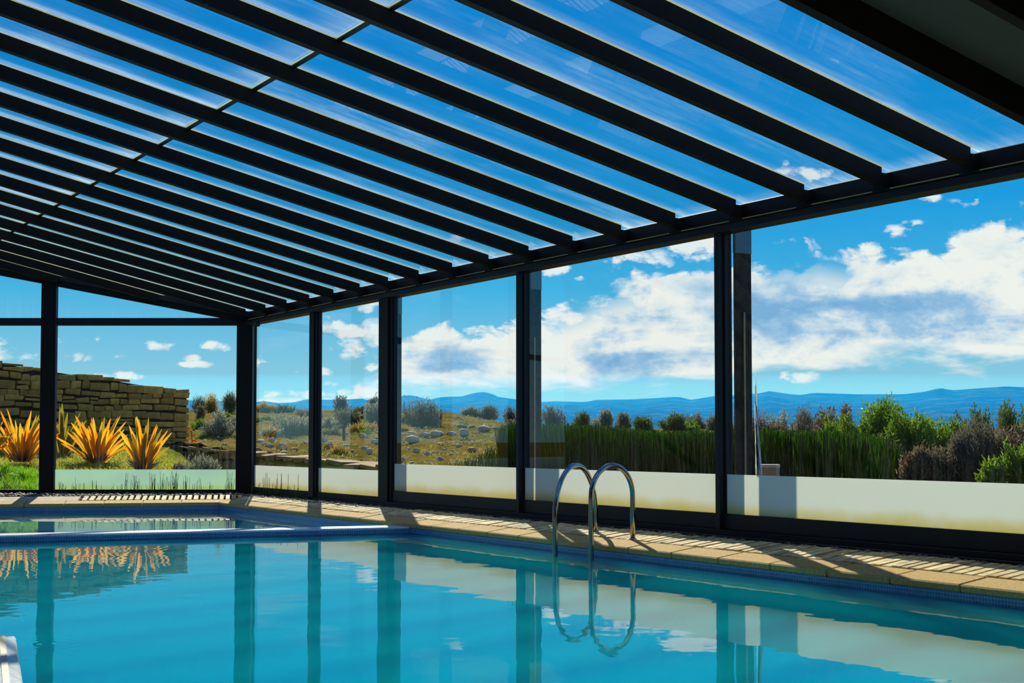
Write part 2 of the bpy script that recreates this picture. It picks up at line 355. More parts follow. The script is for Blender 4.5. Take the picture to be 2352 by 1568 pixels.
M['olive'] = leafmat('olive_scrub', [(.14, .16, .07), (.22, .22, .10), (.10, .13, .05), (.28, .25, .14)], 0.45)
M['dusk'] = leafmat('dusky_scrub', [(.12, .11, .075), (.20, .18, .13), (.15, .15, .09), (.26, .22, .16)], 0.4)
M['bright'] = leafmat('bright_scrub', [(.12, .26, .01), (.20, .34, .02), (.08, .18, .01), (.34, .42, .04)], 0.5)
M['darkgreen'] = leafmat('dark_scrub', [(.06, .12, .015), (.12, .18, .03), (.16, .20, .05), (.08, .10, .03)], 0.45)
M['brownscrub'] = leafmat('brown_scrub', [(.20, .13, .075), (.30, .21, .13), (.14, .10, .06), (.16, .17, .06)], 0.4)
M['reed'] = leafmat('green_reed', [(.04, .13, .002), (.08, .22, .004), (.17, .34, .010), (.02, .06, .002), (.11, .13, .02)], 0.35, 0.3)
M['twig'] = solid('brown_twig', (.10, .07, .045), 0.9)
M['flower'] = leafmat('orange_petal', [(.9, .18, .01), (.9, .28, .02)], 0.5)
M['boxwood'] = solid('sandy_block', (.48, .30, .17), 0.8, (.56, .36, .22), 8.0, bump=0.2)
M['column'] = solid('rough_dark_column', (.020, .016, .011), 0.5, (.062, .048, .030), 14.0, bump=0.8, spec=0.3)
M['cap'] = solid('grey_reflection', (.10, .14, .17), 0.35, metal=0.6)  # reflection at the tops of the outer columns, given as a grey-blue colour
M['stake'] = solid('dark_stake', (.045, .03, .02), 0.9)
M['streak'] = leafmat('white_dried_streak', [(.95, .97, .98), (.90, .94, .98)], 0.97)
M['sensor'] = solid('dark_green_plastic', (.015, .03, .02), 0.5)

# ------------------------------------------------------------------ helpers
def tag(o, label=None, cat=None, group=None, kind=None):
    if label: o['label'] = label
    if cat: o['category'] = cat
    if group: o['group'] = group
    if kind: o['kind'] = kind
    return o
def empty(name, loc, rz=0.0):
    o = bpy.data.objects.new(name, None); C.objects.link(o); o.location = loc; o.rotation_euler = (0, 0, rz); o.empty_display_size = 0.2
    return o
def link(name, me, parent=None, loc=None):
    o = bpy.data.objects.new(name, me); C.objects.link(o)
    if loc is not None: o.location = loc
    if parent is not None:
        o.parent = parent
        if loc is None: o.matrix_parent_inverse = pinv(parent)
    return o
def pinv(p): return world_of(p).inverted()
def world_of(p):
    m = Matrix.Translation(p.location) @ p.rotation_euler.to_matrix().to_4x4()
    return m if p.parent is None else world_of(p.parent) @ p.matrix_parent_inverse @ m
def mesh(name, V, faces, mat, smooth=False):
    me = bpy.data.meshes.new(name); me.from_pydata([tuple(v) for v in V], [], faces); me.materials.append(mat)
    if smooth: me.polygons.foreach_set('use_smooth', [True]*len(me.polygons))
    me.update(); return me
def npmesh(name, V, Q, mat, smooth=False):
    V = np.asarray(V, dtype=np.float32); Q = np.asarray(Q, dtype=np.int32); k = Q.shape[1]
    me = bpy.data.meshes.new(name); me.vertices.add(len(V)); me.vertices.foreach_set('co', V.ravel())
    me.loops.add(Q.size); me.loops.foreach_set('vertex_index', Q.ravel())
    me.polygons.add(len(Q)); me.polygons.foreach_set('loop_start', np.arange(0, Q.size, k, dtype=np.int32))
    if smooth: me.polygons.foreach_set('use_smooth', np.ones(len(Q), dtype=bool))
    me.materials.append(mat); me.update(calc_edges=True); me.validate(); return me
def prism_data(poly, z0, z1):
    n = len(poly)
    a = sum(poly[i][0]*poly[(i+1) % n][1]-poly[(i+1) % n][0]*poly[i][1] for i in range(n))
    if a < 0: poly = poly[::-1]
    V = [(p[0], p[1], z0) for p in poly]+[(p[0], p[1], z1) for p in poly]
    Fc = [tuple(range(n-1, -1, -1)), tuple(range(n, 2*n))]+[(i, (i+1) % n, n+(i+1) % n, n+i) for i in range(n)]
    return V, Fc
def bevel(me, w, seg=1):
    bm = bmesh.new(); bm.from_mesh(me)
    bmesh.ops.bevel(bm, geom=list(bm.edges), offset=w, segments=seg, affect='EDGES', profile=0.7)
    bm.to_mesh(me); bm.free(); return me
def prism(name, poly, z0, z1, mat, parent=None, bev=0):
    V, Fc = prism_data(poly, z0, z1); me = mesh(name, V, Fc, mat)
    if bev: bevel(me, bev)
    return link(name, me, parent)
def box(name, x0, x1, y0, y1, z0, z1, mat, parent=None, bev=0):
    return prism(name, [(x0, y0), (x1, y0), (x1, y1), (x0, y1)], z0, z1, mat, parent, bev)
def bars(name, lst, mat, parent=None):         # several boxes that make one part
    V, Fc = [], []
    for b in lst:
        v, f = prism_data([(b[0], b[2]), (b[1], b[2]), (b[1], b[3]), (b[0], b[3])], b[4], b[5])
        k = len(V); V += v; Fc += [tuple(i+k for i in q) for q in f]
    return link(name, mesh(name, V, Fc, mat), parent)
def sweep(pts, rad, seg=14, cap=True):
    P = [Vector(p) for p in pts]; V, Fc = [], []
    up = Vector((0.3, 0.2, 0.93)).normalized(); prev = None
    for i, p in enumerate(P):
        t = (P[min(i+1, len(P)-1)]-P[max(i-1, 0)]).normalized()
        if prev is None: a = t.orthogonal().normalized()
        else: a = (prev-t*prev.dot(t)).normalized()
        prev = a; b = t.cross(a); r = rad[i] if isinstance(rad, (list, tuple)) else rad
        for j in range(seg):
            th = 2*math.pi*j/seg; V.append(p+a*math.cos(th)*r+b*math.sin(th)*r)
    for i in range(len(P)-1):
        for j in range(seg):
            k = (j+1) % seg; Fc.append((i*seg+j, i*seg+k, (i+1)*seg+k, (i+1)*seg+j))
    if cap: Fc += [tuple(range(seg-1, -1, -1)), tuple(range((len(P)-1)*seg, len(P)*seg))]
    return V, Fc
def beam(name, A, B, w, h, mat, parent=None, side=None):   # rectangular bar from A to B, top face through A-B
    A, B = Vector(A), Vector(B); t = (B-A).normalized(); s = side or t.cross(Vector((0, 0, 1))).normalized()
    V = []
    for p in (A, B):
        for (a, b) in ((-w/2, 0), (w/2, 0), (w/2, -h), (-w/2, -h)): V.append(p+s*a+Vector((0, 0, b)))
    Fc = [(0, 1, 2, 3), (7, 6, 5, 4), (0, 4, 5, 1), (1, 5, 6, 2), (2, 6, 7, 3), (3, 7, 4, 0)]
    me = mesh(name, V, Fc, mat)
    bm = bmesh.new(); bm.from_mesh(me); bmesh.ops.recalc_face_normals(bm, faces=bm.faces); bm.to_mesh(me); bm.free()
    return link(name, me, parent)

def cprism(name, X0, X1, Y0, Y1, z0, z1, mat, parent=None, bev=0):     # box square to the end wall
    return prism(name, [tuple(c2w(x, y)[:2]) for x, y in ((X0, Y0), (X1, Y0), (X1, Y1), (X0, Y1))], z0, z1, mat, parent, bev)

# ------------------------------------------------------------------ floor and pool
BY = 22.97                                           # end wall, metres ahead
def tback(s): return 1.613*s-43.60                   # Y of the end wall at a given X
def sback(t): return (t+43.60)/1.613
ZE, TE, SLP, WZ = -.086, -7.45, .1246, -.20          # pool edge height and Y, fall of the deck strip, water level
_A, _B = onz(462, 1153.8, ZE), onz(0, 1157.6, ZE)
KD = Vector((_B.x-_A.x, _B.y-_A.y)).normalized()      # direction of the far pool edge
K0 = Vector((_A.x, _A.y))+KD*((TE-_A.y)/KD.y)         # far pool corner
KN = Vector((KD.y, -KD.x))                            # away from the pool
def kp(a, b): p = K0+KD*a+KN*b; return (p.x, p.y)     # a along the far edge, b away from it
def mitre(b):                                         # corner of the strips, b out from both edges
    p = K0+KN*b; k = (TE-b-p.y)/KD.y; p = p+KD*k; return (p.x, p.y)
def zside(p): return ZE+SLP*(TE-p[1])
def zend(p): return ZE+SLP*((Vector((p[0], p[1]))-K0).dot(KN))
def tilted(name, poly, zf, z0, z1, mat, parent, bev=0):   # prism lying on the sloping deck strip
    V, Fc = prism_data(poly, z0, z1); V = [(x, y, z+zf((x, y))) for x, y, z in V]; me = mesh(name, V, Fc, mat)
    if bev: bevel(me, bev)
    return link(name, me, parent)
pools = K0+KD*((-.3-TE)/KD.y)                          # the far edge where it meets Y = -0.3
floor = tag(empty('floor', (10, -7.5, 0)), 'sand coloured pool deck of coping stones and weathered timber strips', 'floor', kind='structure')
V, Fc = [], []
mx_ = mitre(.72)
for poly, zt in (([(-4, -8.44), (21.78, -8.44), (21.98, -8.17), (-4, -8.17)], -.045), ([(21.78, -8.44), (28.6, 2.5), kp(11, .72), mx_, (21.5, -8.17)], -.045),
             ([(-4, -8.17), (mx_[0], -8.17), (K0.x, TE-.005), (2.2, TE-.005), (-4, TE-.005)], -.15), ([tuple(K0+KN*.005), mx_, kp(11, .72), (pools.x+1.2, 2.5), tuple(pools+KN*.005)], -.15),
             ([(-4, TE), (2.2, TE), (2.2, 2.5), (-4, 2.5)], -.15), ([(2.2, -0.3), (pools.x, -0.3), (pools.x+1.06, 2.5), (2.2, 2.5)], -.15)):
    v, f = prism_data(poly, -0.40, zt); k = len(V); V += v; Fc += [tuple(i+k for i in q) for q in f]
link('deck_bed', mesh('deck_bed', V, Fc, M['underdeck']), floor)
for poly in ([(-4, TE), (1.9, TE), (1.9, 2.5), (-4, 2.5)], [(1.9, -0.3), (pools.x, -0.3), (pools.x+1.06, 2.5), (1.9, 2.5)]):
    prism('concrete_slab', poly, -0.15, ZE, M['deck'], floor)
tilted('concrete_slab', [kp(2.15, .295), kp(10, .295), kp(10, .70), kp(2.15, .70)], zend, -.05, -.004, M['deck'], floor)
# coping stones
CW = .285
joint = onz(1634, 1281, ZE).x; JS = onz(1528, 1268, ZE).x-joint; JS = max(.42, min(.62, JS))
s = joint-JS*math.ceil((joint-2.2)/JS)
while s < K0.x-.02:
    b2 = s+JS; j_ = rnd.uniform(-.002, .002)
    if b2 > K0.x-.2: poly = [(s+.003, TE), (K0.x, TE), mitre(CW), (s+.003, TE-CW)]; b2 = 99
    else: poly = [(s+.003, TE), (b2-.003, TE), (b2-.003, TE-CW), (s+.003, TE-CW)]
    tilted('coping_stone', poly, zside, -.056, j_, M['coping'], floor, bev=.010); s = b2
for i in range(17):
    a, b = .58*i, .58*(i+1); m0 = mitre(CW) if i == 0 else kp(a+.003, CW); e0 = kp(0, 0) if i == 0 else kp(a+.003, 0)
    tilted('coping_stone', [e0, kp(b-.003, 0), kp(b-.003, CW), m0], zend, -.056, rnd.uniform(-.002, .002), M['coping'], floor, bev=.010)
# planks beside the glazed wall and at the far end
s = 4.4
while s < mitre(.69)[0]-.06:
    w_ = rnd.uniform(.064, .086); j1, j2 = rnd.uniform(-.006, .006), rnd.uniform(-.02, .02); sk = rnd.uniform(-.012, .012)
    lo, hi = TE-CW-.012+j1, TE-.69+j2; xm = mitre(CW)[0]
    if s+w_ > xm-.02: f_ = (s+w_-xm)/(mitre(.69)[0]-xm); lo = min(lo, TE-CW-.012-f_*(.69-CW)); 
    if lo-hi > .06: tilted('plank', [(s, lo), (s+w_, lo), (s+w_+sk, hi), (s+sk, hi)], zside, -.04, 0.003+rnd.uniform(-.004, .005), M['plank'], floor, bev=.004)
    s += w_+rnd.choice((.014, .018, .022, .030))
a = -0.44
while a < 2.1:
    w_ = rnd.uniform(.060, .078); j = rnd.uniform(-.02, .02)
    bl = max(CW+.012, -a/.69+.03)
    if bl < .62: tilted('plank', [kp(a, bl), kp(a+w_, max(CW+.012, bl-w_*1.3)), kp(a+w_, .69+j), kp(a, .69+j)], zend, -.04, 0.003+rnd.uniform(-.004, .005), M['plank'], floor, bev=.004)
    a += w_+.032
# gravel along both glazed walls
def pebbles(n, fn, r0, r1):
    ico = bmesh.new(); bmesh.ops.create_icosphere(ico, subdivisions=1, radius=1.0)
    bv = np.array([v.co for v in ico.verts]); bf = np.array([[v.index for v in f.verts] for f in ico.faces]); ico.free()
    P = np.array([fn() for _ in range(n)]); r = nrs.uniform(r0, r1, (n, 1, 1))
    sq = np.stack([nrs.uniform(.8, 1.5, n), nrs.uniform(.7, 1.1, n), nrs.uniform(.45, .75, n)], 1)[:, None, :]
    th = nrs.uniform(0, 6.28, n); v = bv[None]*sq*r
    x = v[..., 0]*np.cos(th)[:, None]-v[..., 1]*np.sin(th)[:, None]; y = v[..., 0]*np.sin(th)[:, None]+v[..., 1]*np.cos(th)[:, None]
    v = np.stack([x, y, v[..., 2]], -1)+P[:, None, :]
    return v.reshape(-1, 3), (bf[None]+(np.arange(n)*len(bv))[:, None, None]).reshape(-1, 3)
def gp():
    while True:
        if rnd.random() < .55: x = rnd.uniform(4.5, 21.6); return (x, rnd.uniform(-8.33, -8.15 if x < 16.4 else -8.02), rnd.uniform(-.035, -.012))
        X = rnd.uniform(-11.5, -4.45); Y = rnd.uniform(21.9, 22.95); p = c2w(X, Y, rnd.uniform(-.03, .0)); q = (Vector((p.x, p.y))-K0).dot(KN)
        if q > .74: return tuple(p)
v, f = pebbles(5200, gp, .018, .042)
tag(link('gravel', npmesh('gravel', v, f, M['pebble'], True)), 'dark grey pebbles filling the strip at the foot of the glass walls', 'gravel', kind='stuff')

# pool basin
basin = tag(empty('pool_basin', (9, -4, -1.5)), 'cyan lined swimming pool basin with blue mosaic sides', 'pool', kind='structure')
prism('side_wall', [(2.2, TE-.003), (K0.x+.02, TE-.003), (K0.x+.02, TE-.06), (2.2, TE-.06)], WZ-.03, ZE-.054, M['mosaic'], basin)
prism('side_lining', [(2.2, TE-.003), (K0.x+.02, TE-.003), (K0.x+.02, TE-.06), (2.2, TE-.06)], -1.7, WZ-.03, M['poolfloor'], basin)
prism('end_wall', [kp(-.02, .004), kp(9, .004), kp(9, .06), kp(-.02, .06)], WZ-.25, ZE-.054, M['mosaic'], basin)
prism('end_lining', [kp(-.02, .004), kp(9, .004), kp(9, .06), kp(-.02, .06)], -1.7, WZ-.25, M['poolfloor2'], basin)
prism('near_wall', [(2.14, TE), (2.2, TE), (2.2, -.3), (2.14, -.3)], WZ-.03, ZE-.002, M['mosaic'], basin); prism('near_lining', [(2.14, TE), (2.2, TE), (2.2, -.3), (2.14, -.3)], -1.7, WZ-.03, M['poolfloor'], basin)
prism('left_wall', [(2.2, -.3), (pools.x, -.3), (pools.x, -.25), (2.2, -.25)], WZ-.03, ZE-.002, M['mosaic'], basin); prism('left_lining', [(2.2, -.3), (pools.x, -.3), (pools.x, -.25), (2.2, -.25)], -1.7, WZ-.03, M['poolfloor'], basin)
DZ = -.126                                            # top of the wall between the pools
dA, dB = onz(898, 1210.5, DZ), onz(0, 1229.5, DZ); dd = (dB-dA).normalized(); dn = Vector((-dd.y, dd.x, 0))
if dn.x < 0: dn = -dn
dA2 = dA+dd*((TE-.01-dA.y)/dd.y); dB2 = dA+dd*((-.3-dA.y)/dd.y); W_ = 0.36
divp = [tuple(p[:2]) for p in (dA2, dB2, dB2+dn*W_, dA2+dn*W_)]
prism('dividing_wall', divp, WZ-.05, DZ-.022, M['mosaic'], basin); prism('dividing_lining', divp, -1.65, WZ-.05, M['poolfloor'], basin)
cap = prism('wall_cap', divp, DZ-.022, DZ, M['mosaic_white'], basin, bev=.006); cap['label'] = 'mosaic top of the wall between the two pools, whitened by painted sun glare'  # white tile colour carries the sun glare on wet mosaic
prism('pool_floor', [(2.2, TE-.01), tuple(dA2[:2]), tuple(dB2[:2]), (2.2, -.3)], -1.7, -1.58, M['poolfloor'], basin)
prism('shallow_floor', [tuple((dA2+dn*.1)[:2]), (K0.x+.02, TE-.01), (pools.x, pools.y), tuple((dB2+dn*.1)[:2])], -.85, -.72, M['poolfloor2'], basin)
def surface(name, poly, z, mat, lab):
    me = mesh(name, [(p[0], p[1], z) for p in poly], [tuple(range(len(poly)))], mat)
    o = link(name, me); tag(o, lab, 'water', kind='structure'); return o
def ccw(p):
    a = sum(p[i][0]*p[(i+1) % len(p)][1]-p[(i+1) % len(p)][0]*p[i][1] for i in range(len(p))); return p if a > 0 else p[::-1]
tag(prism('pool_water', ccw([(2.18, TE-.02), tuple((dA2+dn*.02+dd*-.01)[:2]), tuple((dB2+dn*.02+dd*.01)[:2]), (2.18, -.28)]), -1.66, WZ, M['deepwater']), 'still turquoise water of the main pool reflecting the posts', 'water', kind='structure')
surface('shallow_pool_water', ccw([tuple((dA2+dn*W_)[:2]), (K0.x+.003, TE-.004), (pools.x, pools.y), tuple((dB2+dn*W_)[:2])]), WZ, M['water'], 'pale water of the far pool behind the tiled dividing wall')
L1, L2, L0 = onz(36, 1460, DZ), onz(53, 1568, DZ), onz(-420, 1460, DZ)
L3 = L2+(L2-L1)*1.2; L4 = L3+(L0-L1)
ledge = tag(empty('pool_ledge', L1), 'white tiled ledge corner rising from the water at bottom left', 'ledge')
lp = [tuple(p[:2]) for p in (L1, L0, L4, L3)]
prism('body', lp, -1.65, DZ-.025, M['mosaic_white'], ledge)
prism('tile_top', lp, DZ-.025, DZ, M['mosaic_white'], ledge, bev=.008)
ex = (L3-L1).normalized(); ey = (L0-L1).normalized()
cream = solid('cream_tile_edge', (.80, .70, .42), .4, (.85, .77, .52), 5)
for off, wd, mt in ((.055, .030, cream), (.30, .018, M['mosaic_white'])):
    a_ = L1+ey*off; prism('edge_tile', [tuple(p[:2]) for p in (a_, a_+ey*wd, a_+ey*wd+ex*2.2, a_+ex*2.2)], DZ-.0005, DZ+.004, mt, ledge)

# ------------------------------------------------------------------ roof (structure) : rafters, panes, seals
SP, S0, Z0, SL = .8733, 6.827, 3.036, .2172
def zr(t): return Z0+SL*(t-WY)
TR = 2.45
ceil = tag(empty('ceiling', (12, -3, 4)), 'sloping roof of dark rafters with long panes of glass between them', 'roof', kind='structure')
def slab(name, s_a, s_b, t_a, t_b, zo0, zo1, mat, bev=0, ta2=None):   # box that follows the roof slope
    ta2 = t_a if ta2 is None else ta2
    P = [(s_a, t_a), (s_b, ta2), (s_b, t_b), (s_a, t_b)]
    Vv = [(p[0], p[1], zr(p[1])+zo0) for p in P]+[(p[0], p[1], zr(p[1])+zo1) for p in P]
    Ff = [(3, 2, 1, 0), (4, 5, 6, 7), (0, 1, 5, 4), (1, 2, 6, 5), (2, 3, 7, 6), (3, 0, 4, 7)]
    # local origin at the low end, so that the pane's own coordinates start there
    o = Vector((s_a, t_a, zr(t_a))); Vv = [Vector(v)-o for v in Vv]
    me = mesh(name, Vv, Ff, mat)
    if bev: bevel(me, bev)
    ob = link(name, me, ceil); ob.location = o; return ob
SEAM = WY+4.045
for k in range(-11, 25):
    s = S0+k*SP
    ts = max(WY+.10, tback(s)+.06, tback(s+.09)+.06); te = TR
    if ts > te-.3: continue
    if k == -1: slab('rafter', s, s+.085, ts, te, -.135, .075, M['rafter'])
    else: slab('rafter', s, s+.085, ts, te, -.135, 0, M['rafter'], bev=.004)
    a, b = s+.085, s+SP
    if k < -1:
        slab('ceiling_panel', a-.02, b+.02, WY-.1, te, .07, .11, M['ceilpanel']); continue
    t1 = max(WY-.06, tback(a)-.05); t2 = max(WY-.06, tback(b)-.05)
    if t1 < SEAM and t2 < SEAM+.3:
        g = slab('roof_pane', a-.03, b+.03, t1, SEAM+.02, .002, .014, M['roofglass'], ta2=t2)
        slab('roof_pane', a-.03, b+.03, SEAM-.03, te, .016, .028, M['roofglass'])
        slab('gasket', a, b, SEAM-.035, SEAM+.0, -.012, .002, M['gasket'])
        slab('sealant', a, b, SEAM+.0, SEAM+.014, .000, .002, M['sealant'])
    else: slab('roof_pane', a-.03, b+.03, t1, te, .002, .014, M['roofglass'], ta2=t2)
    slab('sealant', b-.012, b+.0, max(ts, t2), te, -.006, .002, M['sealant'])
slab('ridge_beam', -4, 28.3, TR-.05, TR+.15, -.3, .1, M['rafter'])

# ------------------------------------------------------------------ glazed side wall
wr = tag(empty('wall_right', (14, WY, 0)), 'black framed glazed side wall with head beam, posts and mullions', 'wall', kind='structure')
box('head_beam', 2.6, 21.95, WY-.14, WY+.0, 2.885, 3.03, M['steel'], wr, bev=.006)
box('door_header', 2.6, 21.9, WY-.13, WY+.055, 2.80, 2.868, M['frame'], wr, bev=.005)
box('ledge_strip', 2.6, 21.9, WY-.10, WY+.075, 2.868, 2.885, M['steel'], wr)
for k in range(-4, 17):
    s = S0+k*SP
    box('sunlit_slit', s+.13, s+SP-.06, WY+.075, WY+.081, 2.872, 2.880, M['coping'], wr)  # sand-coloured strips painted in for sunlit slits above the door header
    box('rafter_foot', s-.004, s+.089, WY-.02, WY+.104, 2.885, zr(WY+.1)-.05, M['rafter'], wr)
POST = {'R': 9.785, 'M': 13.262, 'N': 6.30}
for nm, s in POST.items():
    box('mullion', s, s+.062, WY-.075, WY+.030, -.02, 2.80, M['frame'], wr, bev=.004)
    box('mullion_rebate', s+.004, s+.055, WY-.135, WY-.075, -.02, 2.80, M['steel'], wr)
box('steel_post', 16.58, 16.86, WY-.13, WY+.03, -.05, 2.80, M['steel'], wr, bev=.005)
box('steel_post', 16.53, 16.58, WY-.11, WY+.0, -.05, 2.80, M['frame'], wr, bev=.003)
box('mullion', 19.06, 19.235, WY-.12, WY+.02, -.05, 2.80, M['steel'], wr, bev=.005)
box('mullion', 19.02, 19.06, WY-.10, WY+.0, -.05, 2.80, M['frame'], wr, bev=.003)
cprism('corner_post', -4.60, -4.335, BY-.02, BY+.20, -.05, 2.93, M['steel'], wr, bev=.006)
box('threshold_beam', 2.6, 16.55, WY-.13, WY+.09, -.10, .015, M['frame'], wr, bev=.006)
box('door_track', 2.6, 16.55, WY-.11, WY+.05, .015, .062, M['steel'], wr, bev=.004)
box('sill', 16.85, 21.75, WY-.10, WY+.02, -.06, .03, M['steel'], wr, bev=.004)
wins = [('window_1', 19.235, 21.62, 0), ('window_2', 16.86, 19.02, 0), ('door_1', 13.325, 16.53, 1), ('door_2', 9.848, 13.262, 1), ('door_3', 6.362, 9.785, 1), ('door_4', 2.8, 6.30, 1)]
wl = {'window_1': 'narrow fixed side window nearest the glass corner, frosted along its foot', 'window_2': 'fixed side window between the slim mullion and the wide black post', 'door_1': 'sliding glass door just right of the wide black post, frosted foot',
      'door_2': 'sliding glass door behind the chrome pool ladder', 'door_3': 'wide sliding glass door in front of the sandy block and tall shrubs', 'door_4': 'sliding glass door past the right edge of the view'}
for nm, a, b, isd in wins:
    o = tag(empty(nm, ((a+b)/2, WY-.05, 0)), wl[nm], 'door' if isd else 'window', kind='structure')
    zb, zt, fz = (.205, 2.80, .566) if isd else (.112, 2.80, .468)
    yy = WY-.05
    if isd: box('bottom_rail', a, b, yy-.03, yy+.03, .062, zb, M['frame'], o, bev=.004)
    else: box('bottom_rail', a, b, yy-.03, yy+.03, .03, zb, M['steel'], o, bev=.004)
    box('stile', a, a+.022, yy-.02, yy+.02, zb, zt, M['frame'], o); box('stile', b-.022, b, yy-.02, yy+.02, zb, zt, M['frame'], o)
    gp_ = box('pane', a, b, yy-.006, yy+.006, zb-.02, zt, M['glass'], o)
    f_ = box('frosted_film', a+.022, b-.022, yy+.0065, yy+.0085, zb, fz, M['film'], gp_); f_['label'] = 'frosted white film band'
    if nm == 'door_3':
        Vv, Ff = [], []
        for i in range(34):                              # dried water runs on the glass beside the mullion
            s1 = 9.385+rnd.gauss(0, .008); z1 = rnd.uniform(.8, 1.5); s2 = 9.350+(s1-9.385)*2.6+rnd.gauss(0, .006); w_ = rnd.uniform(.002, .006)
            v_, f2 = prism_data([(0, 0), (1, 0), (1, 1), (0, 1)], 0, 1)
            vv = []
            for (x, y, z) in v_: vv.append((s1+(s2-s1)*(1-z)+(x-.5)*w_, yy-.008+y*.0012, .572 if z == 0 else z1))
            n_ = len(Vv); Vv += vv; Ff += [tuple(t_+n_ for t_ in q_) for q_ in f2]
        so_ = link('dried_water_runs', mesh('dried_water_runs', Vv, Ff, M['streak']), gp_); so_['kind'] = 'stuff'
sens = tag(box('wall_sensor', 21.22, 21.34, WY+.02, WY+.10, 2.735, 2.80, M['sensor'], None, bev=.012), 'small dark green sensor box under the beam by the glass corner', 'sensor')

# ------------------------------------------------------------------ glazed end wall
we = tag(empty('wall_back', c2w(-8, BY)), 'black framed glazed end wall with a sloping head', 'wall', kind='structure')
def ztop(X): return 2.937+(-4.924-X)*.1925          # underside of the sloping head
def head(name, Xa, Xb, Y0, Y1, lo, hi, mat):
    Vv = [c2w(X, Y, ztop(X)+h) for h in (lo, hi) for X, Y in ((Xa, Y0), (Xb, Y0), (Xb, Y1), (Xa, Y1))]
    return link(name, mesh(name, Vv, [(3, 2, 1, 0), (4, 5, 6, 7), (0, 1, 5, 4), (1, 2, 6, 5), (2, 3, 7, 6), (3, 0, 4, 7)], mat), we)
head('sloping_head_beam', -17.2, -4.36, BY-.02, BY+.14, .0, .17, M['steel'])
head('upper_trim', -17.2, -4.36, BY-.06, BY-.02, .10, .19, M['frame'])
cprism('transom', -17.2, -4.60, BY-.01, BY+.10, 2.80, 2.923, M['frame'], we, bev=.004)
cprism('steel_post', -7.871, -7.665, BY-.03, BY+.15, -.05, ztop(-7.77)+.05, M['steel'], we, bev=.006)
cprism('post_rebate', -7.665, -7.628, BY+.0, BY+.10, -.05, ztop(-7.65)+.03, M['frame'], we)
for X in (-11.2, -14.4): cprism('steel_post', X-.1, X+.1, BY-.03, BY+.15, -.05, ztop(X)+.05, M['steel'], we)
cprism('sill', -17.2, -4.6, BY-.0, BY+.10, -.08, .035, M['steel'], we, bev=.004)
def pane_poly(name, pts, parent, mat, y0, y1):
    n = len(pts); Vv = [c2w(X, y0, z) for X, z in pts]+[c2w(X, y1, z) for X, z in pts]
    Ff = [tuple(range(n-1, -1, -1)), tuple(range(n, 2*n))]+[(i, (i+1) % n, n+(i+1) % n, n+i) for i in range(n)]
    me = mesh(name, Vv, Ff, mat); bm = bmesh.new(); bm.from_mesh(me); bmesh.ops.recalc_face_normals(bm, faces=bm.faces); bm.to_mesh(me); bm.free()
    return link(name, me, parent)
ew = [('window_3', -7.628, -4.60, 'large lower end window between the slim post and the glass corner'), ('window_5', -11.1, -7.871, 'lower end window left of the slim post, without frosting'), ('window_7', -14.3, -11.3, 'lower end window past the left edge of the view')]
for nm, a, b, lab in ew:
    o = tag(empty(nm, c2w((a+b)/2, BY+.05)), lab, 'window', kind='structure')
    gp_ = pane_poly('pane', [(a, .03), (b, .03), (b, 2.81), (a, 2.81)], o, M['glass'], BY+.044, BY+.056)
    pane_poly('bottom_rail', [(a, .03), (b, .03), (b, .06), (a, .06)], o, M['steel'], BY+.02, BY+.08)
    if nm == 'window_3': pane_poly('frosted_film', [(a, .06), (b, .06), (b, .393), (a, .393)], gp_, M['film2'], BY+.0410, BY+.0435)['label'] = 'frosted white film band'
    n2 = 'window_%d' % (int(nm[-1])+1)
    o2 = tag(empty(n2, c2w((a+b)/2, BY+.05, 2.92)), lab.replace('large lower', 'small sloping upper').replace('lower', 'upper').replace(', without frosting', ''), 'window', kind='structure')
    xb = min(b, -4.86)
    pane_poly('pane', [(a, 2.91), (xb, 2.91), (xb, max(2.92, ztop(xb)+.02)), (a, ztop(a)+.02)], o2, M['glass'], BY+.044, BY+.056)
# solid walls of the house behind the viewer
box('wall_left', -4, 28.6, 2.5, 2.7, -.4, 5.6, M['plaster'])
box('wall_front', -4.2, -4, -8.5, 2.7, -.4, 5.6, M['plaster'])
box('wall_side', -4, 2.6, WY-.15, WY, -.4, 3.1, M['plaster'])
for n_, l_ in (('wall_left', 'plastered house wall behind the viewer along the pool'), ('wall_front', 'plastered house wall at the viewer\'s end'), ('wall_side', 'solid stretch of side wall behind the viewer')):
    tag(bpy.data.objects[n_], l_, 'wall', kind='structure')

# ------------------------------------------------------------------ pool ladder
lad = tag(empty('pool_ladder', (9.9, -6.9, 0)), 'chrome pool ladder with two arched handrails on the coping', 'ladder')
R_ = .0245
legs = []
for (pu, pv, du, dv) in ((1358, 1285, 1453.5, 1240), (1275, 1278, 1368, 1227)):
    a = onz(pu, pv, WZ); b = onz(du, dv, -.052); a.z = 0; b.z = 0; bz = zside((b.x, b.y))+.004; zt_ = at(pu*.5+du*.5, 1062.5, ((a+b)/2).dot(fh)).z
    r = (b-a).length/2; mid = (a+b)/2; e = (b-a).normalized(); zc = zt_-R_-r
    pts = [a+Vector((0, 0, z)) for z in (-1.3, -.8, -.4, -.05, zc*.5, zc-.03)]
    for i in range(0, 25):
        th = math.pi*(1-i/24); pts.append(mid+e*math.cos(th)*r+Vector((0, 0, zc+math.sin(th)*r)))
    pts += [b+Vector((0, 0, z)) for z in (zc-.03, zc*.5, bz-.03)]
    Vv, Ff = sweep(pts, R_, 18)
    hr = link('handrail', mesh('handrail', Vv, Ff, M['chrome'], True), lad)
    legs.append((a, e))
    Vv, Ff = sweep([b+Vector((0, 0, bz-.006)), b+Vector((0, 0, bz+.006)), b+Vector((0, 0, bz+.012))], [.034, .034, .024], 20)
    link('base_ring', mesh('base_ring', Vv, Ff, M['chrome'], True), hr)
